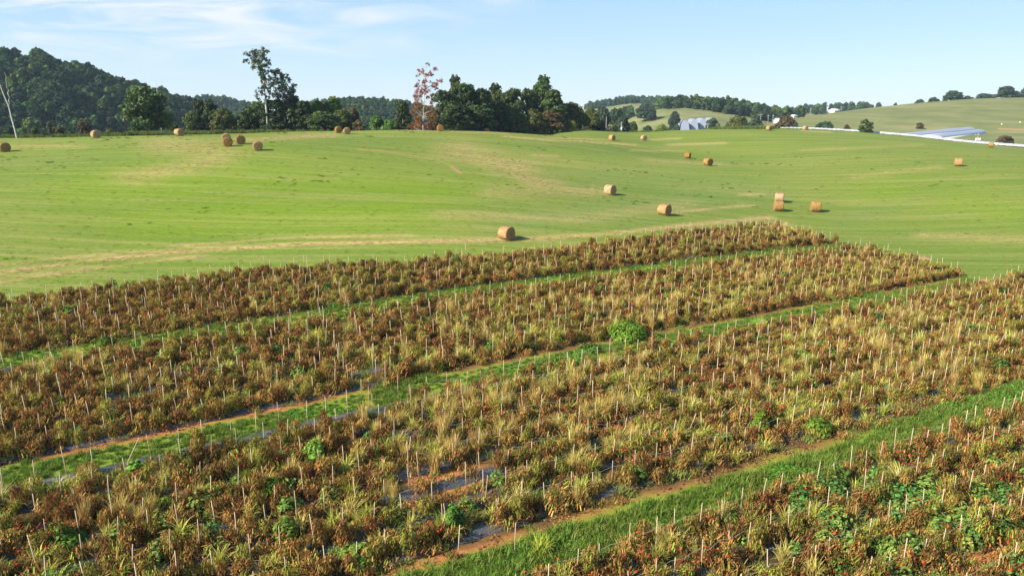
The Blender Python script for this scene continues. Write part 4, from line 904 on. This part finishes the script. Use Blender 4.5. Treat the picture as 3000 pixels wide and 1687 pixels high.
sketch_tree('red_tree', 'thin tree with a white trunk, pinkish red leaves above and an orange red skirt', 1239, 382, 168,
  Z([(2190, 968), (2196, 850), (2205, 700), (2215, 560), (2228, 440), (2240, 340), (2245, 290)]),
  [(*Z([(2225, 470), (2150, 370)]), .05), (*Z([(2215, 560), (2390, 480)]), .06), (*Z([(2225, 470), (2335, 360)]), .05), (*Z([(2205, 700), (2120, 600)]), .06), (*Z([(2200, 760), (2300, 620)]), .06),
   (*Z([(2238, 360), (2275, 300)]), .035), (*Z([(2240, 340), (2170, 330)]), .03), (*Z([(2210, 600), (2130, 490)]), .05), (*Z([(2210, 620), (2350, 540)]), .05), (*Z([(2198, 800), (2100, 730)]), .05), (*Z([(2198, 800), (2300, 770)]), .05)],
  ZC([(2170,395,28,0),(2195,380,24,0),(2285,400,28,0),(2255,410,22,0),(2335,372,22,0),(2270,315,16,2),(2150,505,26,0),(2140,530,20,0),(2235,470,28,0),(2220,500,24,0),(2300,505,26,0),(2345,510,22,0),(2385,480,24,0),(2215,545,24,0),(2330,545,22,0),
      (2130,600,32,0),(2115,635,28,0),(2185,580,32,0),(2165,620,28,0),(2240,590,26,0),(2250,640,22,1),(2290,620,26,1),(2285,680,30,1),(2130,660,24,0),(2165,720,30,1),(2110,720,24,1),
      (2105,770,36,1),(2150,770,30,1),(2245,740,34,1),(2290,760,34,1),(2240,800,36,1),(2300,820,34,1),(2110,840,38,1),(2150,850,34,1),(2260,860,36,1),(2130,905,40,1),(2095,935,36,1),(2170,930,32,1),(2245,910,38,1),(2300,890,34,1),(2285,945,34,1),(2220,950,30,1)]),
  (M_PALE, M_LC), .17, [[(.30, .045, .055), (.24, .035, .045), (.36, .09, .08), (.2, .08, .06)], [(.25, .055, .022), (.30, .09, .03), (.18, .045, .02), (.16, .10, .03)], [(.08, .07, .05)]], 4.2, .085, 203)
ZL = lambda pts: [(a / 3.433, 100 + b / 3.433) for a, b in pts]
sketch_tree('dead_tree', 'bare white dead tree with a forked top at the left edge of the meadow', 36, 405, 150,
  ZL([(128, 1050), (120, 950), (108, 850), (98, 720), (80, 660), (60, 580), (45, 500), (15, 430), (-10, 380)]),
  [(*ZL([(98, 720), (120, 640)]), .12), (*ZL([(120, 640), (118, 500)]), .09), (*ZL([(118, 500), (110, 390)]), .05), (*ZL([(45, 510), (50, 430)]), .06), (*ZL([(100, 740), (60, 700)]), .03),
   (*ZL([(108, 860), (60, 820)]), .025), (*ZL([(110, 900), (180, 870)]), .025), (*ZL([(122, 640), (150, 600)]), .025), (*ZL([(40, 500), (0, 510)]), .03), (*ZL([(112, 940), (60, 890)]), .02)], [], (M_PALE,), .17, dg, seed=204)
for qx, lab in ((445, 'thin bare snag poking above the big round oak, left of two'), (467, 'thin bare snag poking above the big round oak, right of two')):
    sketch_tree('bare_snag', lab, qx, 260, 420, [(qx, 300), (qx + 1, 262), (qx, 238 if qx < 460 else 236)], [((qx, 262), (qx + 6, 250), .06)], [], (M_PALE,), .28, dg, seed=int(qx))

# ------------------------------------------------------------------ woods on the far hills (each reads as one mass)
def src_tree(seed, H, R, nq, ls, cols):
    r = R_(seed); mb, L = crown_mb(r, H, R, .05, 26, nq, ls, 'round'); c = np.concatenate(mb.c) * np.array(cols); mb.c = [c]; mb.tube([(0, 0, -1), (0, 0, H * .6)], [.25, .1], 4, (.1, .08, .06)); return mb
WC = [(.050, .095, .030), (.035, .070, .028), (.070, .120, .032), (.095, .145, .034), (.045, .075, .036), (.16, .16, .03)]
WT = [proto('wood_tree', src_tree(300 + k, 13, 5.6, 2600, .50, WC[k]), M_LEAF) for k in range(6)]
def wood(name, label, pxr, tr, spacing, accept, sc=(.75, 1.25), pv=(.26, .24, .2, .1, .18, .02), seed=1):
    r = R_(seed); x0 = (pxr[0] - CX) / F; x1 = (pxr[1] - CX) / F; n = int((x1 - x0) * .5 * (tr[1] ** 2 - tr[0] ** 2) / spacing ** 2)
    t = np.sqrt(r.uniform(tr[0] ** 2, tr[1] ** 2, n)); x = r.uniform(x0, x1, n) * t; z = zt(x, t); qx, qy, _ = proj(np.stack([x, t, z], -1)); s = accept(qx, qy, t); x, t, z = x[s], t[s], z[s]
    k = r.choice(6, len(x), p=pv); sc_ = r.uniform(*sc, len(x))
    scatter(name, WT, np.stack([x, t, z - .8], 1), np.stack([np.zeros(len(x)), np.zeros(len(x)), r.uniform(0, 6.28, len(x))], 1), np.stack([sc_, sc_, sc_ * r.uniform(.85, 1.2, len(x))], 1), k, label)
wood('wooded_hill', 'dense dark forest covering the steep hill at the left', (-420, 600), (235, 620), 6.6, lambda a, b, t: (t < 590) & ~((a > 500) & (b > 318) & (t < 520)) & (b < 470), (.6, 1.15), seed=1)
wood('far_ridge_wood', 'hazy blue green wood on the far ridge behind the left hill', (470, 830), (700, 1060), 8.5, lambda a, b, t: b < 420, (.55, .8), seed=2)
wood('middle_ridge_wood', 'dark wood on the low rounded ridge left of the red tree', (790, 1420), (330, 790), 6.2, lambda a, b, t: (b < 450), (.5, .8), seed=3)
wood('valley_wood', 'dark trees down in the valley behind the tree line', (480, 830), (300, 620), 9, lambda a, b, t: (b < 500) & ((a > 600) | (t < 380)), (.8, 1.3), seed=4)
wood('back_ridge_wood', 'strip of distant wood on the skyline right of the central clump', (1560, 2060), (1080, 1220), 7, lambda a, b, t: ((b < 322) & ~((a > 1735) & (a < 1880) & (b > 304) & (t < 1140))), (.55, .9), seed=5)
wood('back_ridge_foot_wood', 'bluish trees at the foot of the back ridge meadow', (1600, 1860), (520, 1000), 9, lambda a, b, t: (b > 330) & (b < 400) & (a < 1850), (.6, .9), seed=8)
mline = lambda a: np.interp(a, [1840, 1880, 1950, 2010, 2080, 2150, 2190, 2320], [325, 319, 322, 318, 327, 338, 347, 368])
wood('knoll_wood', 'belt of wood along the top of the green knoll behind the greenhouses', (1835, 2320), (520, 760), 5.4, lambda a, b, t: (b < mline(a)) & (t > 560 - (a - 1900) * .25) & ((a > 1900) | (t > 660)), (.5, .85), seed=6)
wood('right_ridge_wood', 'row of distant trees on the skyline between the knoll and the right hill', (2280, 2550), (960, 1080), 10, lambda a, b, t: (b < 345) & (np.sin(a * .09) + np.sin(a * .23) > -.9), (.55, 1.0), seed=7)
# tall weeds along the meadow crest
def line_pts(pts, n, spread, r):
    P3 = np.array([at_t(a, 332, t)[:2] for a, t in pts]); seg = np.linalg.norm(np.diff(P3, axis=0), axis=1); cum = np.concatenate([[0], np.cumsum(seg)]); s = r.uniform(0, cum[-1], n)
    x = np.interp(s, cum, P3[:, 0]); y = np.interp(s, cum, P3[:, 1]) + r.normal(0, spread, n); return x, y
WD = [proto('tall_weed', blades(R_(400 + k), 60, 1.3, .45, .3, [[(.13, .17, .035), (.18, .2, .05), (.09, .14, .03)], [(.10, .16, .03), (.22, .2, .07), (.13, .17, .04)], [(.20, .15, .07), (.15, .15, .05), (.1, .13, .03)]][k], .03, 3, .35), M_GRASS) for k in range(3)]
r5 = R_(5); XX = []; YY = []
for pts, n, spd in (([(380, 152), (560, 158), (760, 168), (900, 176), (1000, 178)], 1700, 2.5), ([(0, 155), (380, 156)], 500, 2.), ([(1380, 192), (1480, 204), (1600, 218), (1720, 228), (1860, 240), (1960, 247)], 2600, 3.), ([(2080, 246), (2260, 244)], 700, 3.), ([(1000, 180), (1380, 188)], 500, 2)):
    x, y = line_pts(pts, n, spd, r5); XX.append(x); YY.append(y)
x = np.concatenate(XX); y = np.concatenate(YY); scatter('tall_weeds', WD, np.stack([x, y, zt(x, y) - .1], 1), rots(len(x), .1), rng.uniform(.6, 1.25, len(x)), rng.choice([0, 1, 2], len(x), p=[.5, .35, .15]), 'band of tall unmown weeds along the far edge of the meadow')
x, y = line_pts([(2260, 250), (2400, 252), (2560, 252), (2760, 251), (3000, 247), (3150, 242)], 1700, 1.0, r5)
scatter('fence_line_weeds', WD, np.stack([x, y, zt(x, y) - .1], 1), rots(len(x), .1), rng.uniform(.25, .6, len(x)), rng.choice([0, 1, 2], len(x), p=[.5, .3, .2]), 'low weeds at the foot of the long white wrapped tube')

# ------------------------------------------------------------------ far farm structures
# long white wrapped bale tube beyond the right crest
def tube_line():
    pts = [(2286, 378, 262), (2400, 375, 258), (2500, 383, 257), (2600, 393, 256), (2700, 402, 256), (2800, 411, 255), (2900, 420, 254), (3000, 430, 252), (3120, 442, 248)]
    C_ = []
    for a, b, t in pts:
        g = at_t(a, b, t); C_.append((g[0], g[1], z1(g[0], g[1])))
    C_ = np.array(C_); cum = np.concatenate([[0], np.cumsum(np.linalg.norm(np.diff(C_[:, :2], axis=0), axis=1))]); s = np.arange(0, cum[-1], .3)
    x = np.interp(s, cum, C_[:, 0]); y = np.interp(s, cum, C_[:, 1]); z = zt(x, y); rad = .62 + .08 * np.abs(np.sin(s * pi / 1.5)) + rng.normal(0, .008, len(s))
    zz = z + .52
    mb = MB(); mb.tube(np.stack([x, y, zz], 1), rad, 14, cap=False); return mb, np.stack([x, y, z], 1)
tmb, tpath = tube_line(); o = tmb.obj('wrapped_bale_tube', M_WRAP, None, True); tag(o, 'long white plastic wrapped bale tube winding along the right side of the meadow', 'wrapped bales')
def hoop(mb, x0, x1, w, h, wall, ny=14, nx_=16, col=(1, 1, 1)):
    """arched tunnel along local x"""
    th = np.linspace(0, pi, ny + 1); xs = np.linspace(x0, x1, nx_ + 1); V_ = np.array([[(x, -w / 2 * cos(a), wall + (h - wall) * sin(a)) for a in th] for x in xs])
    id_ = np.arange(V_.shape[0] * V_.shape[1]).reshape(V_.shape[:2]); c = np.ones((V_.shape[0], V_.shape[1], 3)) * np.array(col); c[::2] *= .72
    mb.add(V_, np.stack([id_[:-1, :-1], id_[:-1, 1:], id_[1:, 1:], id_[1:, :-1]], -1).reshape(-1, 4), c.reshape(-1, 3))
def gable(mb, x0, w, h, wall, out=1):
    th = np.linspace(0, pi, 13); 
    for i in range(12):
        a, b = th[i], th[i + 1]; ya, yb = -w / 2 * cos(a), -w / 2 * cos(b); mb.add([(x0, ya, 0), (x0, yb, 0), (x0, yb, wall + (h - wall) * sin(b)), (x0, ya, wall + (h - wall) * sin(a))], [(0, 1, 2, 3)])
GHL = [('leftmost of the four arched pale blue greenhouses at the knoll foot', 2008.5, 463), ('second from left of the four arched greenhouses at the knoll foot', 2034.5, 466), ('third from left of the four arched greenhouses at the knoll foot', 2060, 469), ('rightmost arched greenhouse, half hidden behind the dark tree', 2086.5, 472)]
for i, (lab, qx, t) in enumerate(GHL):
    g = at_t(qx, 370, t); top = [352.5, 348.5, 346.5, 345.5][i]; ztop = at_t(qx, top, t)[2]; z = z1(g[0], g[1]) - .3; hh = max(4.0, ztop - z)
    e = empty('greenhouse', (g[0], g[1], z), radians(83)); tag(e, lab, 'greenhouse', 'arched greenhouses at the knoll foot')
    mb = MB(); hoop(mb, 0, 26, 5.7, hh, hh * .35); mb.obj('cover', M_POLY, e, True)
    mb = MB(); gable(mb, -.02, 5.6, hh - .08, hh * .35); gable(mb, 26.02, 5.6, hh - .08, hh * .35); mb.obj('end_wall', M_POLY, e)
    mb = MB()
    for sd in (-1, 1): mb.box(0.05, 25.95, sd * 2.86 - .08, sd * 2.86 + .08, 0, hh * .35)
    mb.obj('side_wall', M_WHITE, e); mb = MB(); mb.box(-.12, -.04, -1.2, 1.2, 0, 2.4); mb.obj('door', M_WHITE, e)
def house(name, qx, qbase, t, L, W_, wall, roof, rz, lab, wm, rm, cat='house', win=3, ridge_along=True):
    g = at_t(qx, qbase, t); z = z1(g[0], g[1]); zb = max(z, g[2]) if g[2] - z < 3 else z; e = empty(name, (g[0], g[1], z - .2), rz); tag(e, lab, cat)
    h0 = wall + .2; mb = MB(); mb.box(-L / 2, L / 2, -W_ / 2, W_ / 2, 0, h0)
    for sd in (-1, 1): mb.add([(sd * L / 2, -W_ / 2, h0), (sd * L / 2, W_ / 2, h0), (sd * L / 2, 0, h0 + roof), (sd * L / 2, 0, h0 + roof)][:4], [(0, 1, 2, 3)])
    mb.obj('wall', wm, e); mb = MB(); o_ = .35
    for sd in (-1, 1):
        v = [(-L / 2 - o_, sd * (W_ / 2 + o_), h0 - .12), (L / 2 + o_, sd * (W_ / 2 + o_), h0 - .12), (L / 2 + o_, 0, h0 + roof + .05), (-L / 2 - o_, 0, h0 + roof + .05)]; v2 = [(a, b, c + .14) for a, b, c in v]
        mb.add(v + v2, [(0, 1, 2, 3), (7, 6, 5, 4), (0, 4, 5, 1), (1, 5, 6, 2), (3, 7, 4, 0)])
    mb.obj('roof', rm, e)
    for k in range(win):
        xw = -L / 2 + L * (k + .6) / win; mb = MB(); mb.box(xw - .5, xw + .5, -W_ / 2 - .06, -W_ / 2 - .01, 1.1, 2.2); mb.obj('window', M_DARKGLASS, e)
    mb = MB(); mb.box(-L / 2 + L * .1 / max(1, win), -L / 2 + L * .1 / max(1, win) + 1.0, -W_ / 2 - .07, -W_ / 2 - .012, 0, 2.2); mb.obj('door', M_BRICK, e)
    return e
house('farm_shed', 2041, 378, 430, 9, 6, 2.2, 1.4, .1, 'low shed with a pale blue roof in front of the arched greenhouses', M_WHITE, M_POLY, 'shed', 2)
house('farm_building', 2000, 379, 420, 9, 5, 1.8, .8, 0., 'grey flat farm building left of the pale blue shed', M_BRICK, M_GREYROOF, 'shed', 2)
house('farm_building', 2095, 377, 410, 8, 5, 2.0, 1.0, .2, 'small white farm building right of the pale blue shed', M_WHITE, M_WHITE, 'shed', 2)
house('white_house', 2446, 327, 512, 6.4, 6, 1.7, 1.1, .3, 'white house with a pale roof on the skyline hill', M_WHITE, M_WHITE, 'house', 3)
house('white_barn', 2284, 345, 432, 5.6, 4.5, 1.9, 1.2, .35, 'white barn roof behind the brownish domed tree', M_WHITE, M_WHITE, 'barn', 2)
house('white_barn', 2326, 342, 470, 3.0, 4, 1.5, .7, .1, 'tiny white outbuilding right of the white barn', M_WHITE, M_WHITE, 'barn', 1)
# small arched white garage in front of the shed
g = at_t(2047, 382, 405); e = empty('white_garage', (g[0], g[1], z1(g[0], g[1])), radians(90)); tag(e, 'small white arched garage in front of the pale blue shed', 'garage')
mb = MB(); hoop(mb, 0, 5, 2.6, 2.7, 1.4); mb.obj('cover', M_WHITE, e, True); mb = MB(); mb.box(-.1, -.02, -.85, .85, 0, 2.0); mb.obj('door', M_GREYROOF, e)
# two long greenhouses at right
for lab, (a, b, ta), (c, d, tb), w, h in (('long pale blue greenhouse tunnel behind the white tube, nearer one with the longer visible roof', (2645, 396, 378), (2838, 384, 400), 7.5, 2.3), ('long pale blue greenhouse tunnel farther back and right of the nearer one', (2740, 396, 366), (2868, 383, 388), 7.5, 2.3)):
    pa = at_t(a, b, ta); pb = at_t(c, d, tb); za, zb = z1(pa[0], pa[1]), z1(pb[0], pb[1]); dx, dy = pb[0] - pa[0], pb[1] - pa[1]; L = math.hypot(dx, dy); e = empty('greenhouse', (pa[0], pa[1], za - .2), math.atan2(dy, dx)); e.rotation_euler[1] = -math.atan2(zb - za, L)
    tag(e, lab, 'greenhouse', 'long greenhouse tunnels at the right'); mb = MB(); hoop(mb, 0, L, w, h, .7, 14, 40); mb.obj('cover', M_POLY, e, True)
    mb = MB(); gable(mb, -.02, w - .1, h - .08, .7); gable(mb, L + .02, w - .1, h - .08, .7); mb.obj('end_wall', M_POLY, e); mb = MB()
    for sd in (-1, 1): mb.box(.05, L - .05, sd * w / 2 - .06, sd * w / 2 + .06, -.5, .7)
    mb.obj('side_wall', M_WHITE, e)
# utility poles
def pole(qx, qtop, t, lab, arm=1.1, cans=0, name='utility_pole', col=M_POLE, rad=.16):
    g = at_t(qx, 332, t); z = z1(g[0], g[1]); top = at_t(qx, qtop, t)[2] - z; e = empty(name, (g[0], g[1], z)); tag(e, lab, 'utility pole')
    mb = MB(); mb.tube([(0, 0, -.3), (0, 0, top)], [rad, rad * .7], 6); mb.obj('post', col, e)
    if arm: mb = MB(); mb.box(-arm, arm, -.22, -.10, top - .9, top - .72); mb.obj('crossarm', col, e)
    if arm:
        for q in (-.9, 0.35, .9): mb = MB(); mb.tube([(q * arm, -.16, top - .72), (q * arm, -.16, top - .5)], [.06, .05], 6); mb.obj('insulator', M_WHITE, e)
    for q in range(cans): mb = MB(); mb.tube([((q - (cans - 1) / 2) * .75, -.35, top - 3.2), ((q - (cans - 1) / 2) * .75, -.35, top - 2.0)], [.30, .30], 6); mb.obj('transformer', M_WHITE, e, True)
pole(1822, 357, 262, 'grey utility pole with a white box at the end of the tree line', 0, 1)
pole(1777, 343, 300, 'short pale pole glimpsed between the trees right of the central clump', 0, 0)
pole(2076, 360, 300, 'pale pole in front of the dark greenhouse tree', .8, 0)
pole(2230, 333, 420, 'utility pole with crossarm, leftmost of the skyline group', 1.3, 0); pole(2252, 337, 430, 'utility pole second in the skyline group', 1.0, 0); pole(2266, 336, 430, 'thin utility pole third in the skyline group', .6, 0)
pole(2343, 325, 620, 'pale utility pole on the left end of the right hill', 0, 0, rad=.25); pole(2374, 318, 900, 'distant pole among the skyline trees', 1.2, 0, rad=.25); pole(2463, 313, 700, 'thin pole right of the white skyline house', 0, 0, rad=.2)
pole(2876, 390, 278, 'utility pole with three white transformers behind the white tube', 1.5, 3)
for qx, qy, lab in ((2934, 368, 'small yellow marker on the right hill foot, left of two'), (2988, 362, 'small yellow marker on the right hill foot, right of two')):
    g = hit(qx, qy + 2)
    if g is not None:
        e = empty('yellow_marker', tuple(g)); tag(e, lab, 'marker'); mb = MB(); v, f = cubesphere((0, 0, 1.1), .45, 3); mb.add(v, f); mb.obj('cap', M_YEL, e, True); mb = MB(); mb.tube([(0, 0, -.1), (0, 0, .8)], .06, 6); mb.obj('post', M_POLE, e)

# ------------------------------------------------------------------ air
hz = bpy.data.meshes.new('haze'); x0, x1, y0, y1, zz0, zz1 = -2900, 2900, -200, 2800, -140, 110
gz0 = float(GZ.min()) - 2; zz0 = gz0
vs = [(x0, y0, zz0), (x1, y0, zz0), (x1, y1, zz0), (x0, y1, zz0), (x0, y0, zz1), (x1, y0, zz1), (x1, y1, zz1), (x0, y1, zz1)]
hz.from_pydata(vs, [], [(3, 2, 1, 0), (4, 5, 6, 7), (0, 1, 5, 4), (1, 2, 6, 5), (2, 3, 7, 6), (3, 0, 4, 7)]); hz.update()
hmz = bpy.data.materials.new('haze_air'); hmz.use_nodes = True; nt = hmz.node_tree; nt.nodes.clear(); pv = N(nt, 'ShaderNodeVolumePrincipled'); pv.inputs['Color'].default_value = (.62, .80, 1, 1); pv.inputs['Density'].default_value = .00010
ou = N(nt, 'ShaderNodeOutputMaterial'); nt.links.new(pv.outputs[0], ou.inputs['Volume']); hz.materials.append(hmz); o = link('haze', hz); tag(o, 'thin blue haze over the far hills', kind='stuff')
print('ground z', GZ.min(), GZ.max(), 'stakes', len(sp), 'plants', len(X))
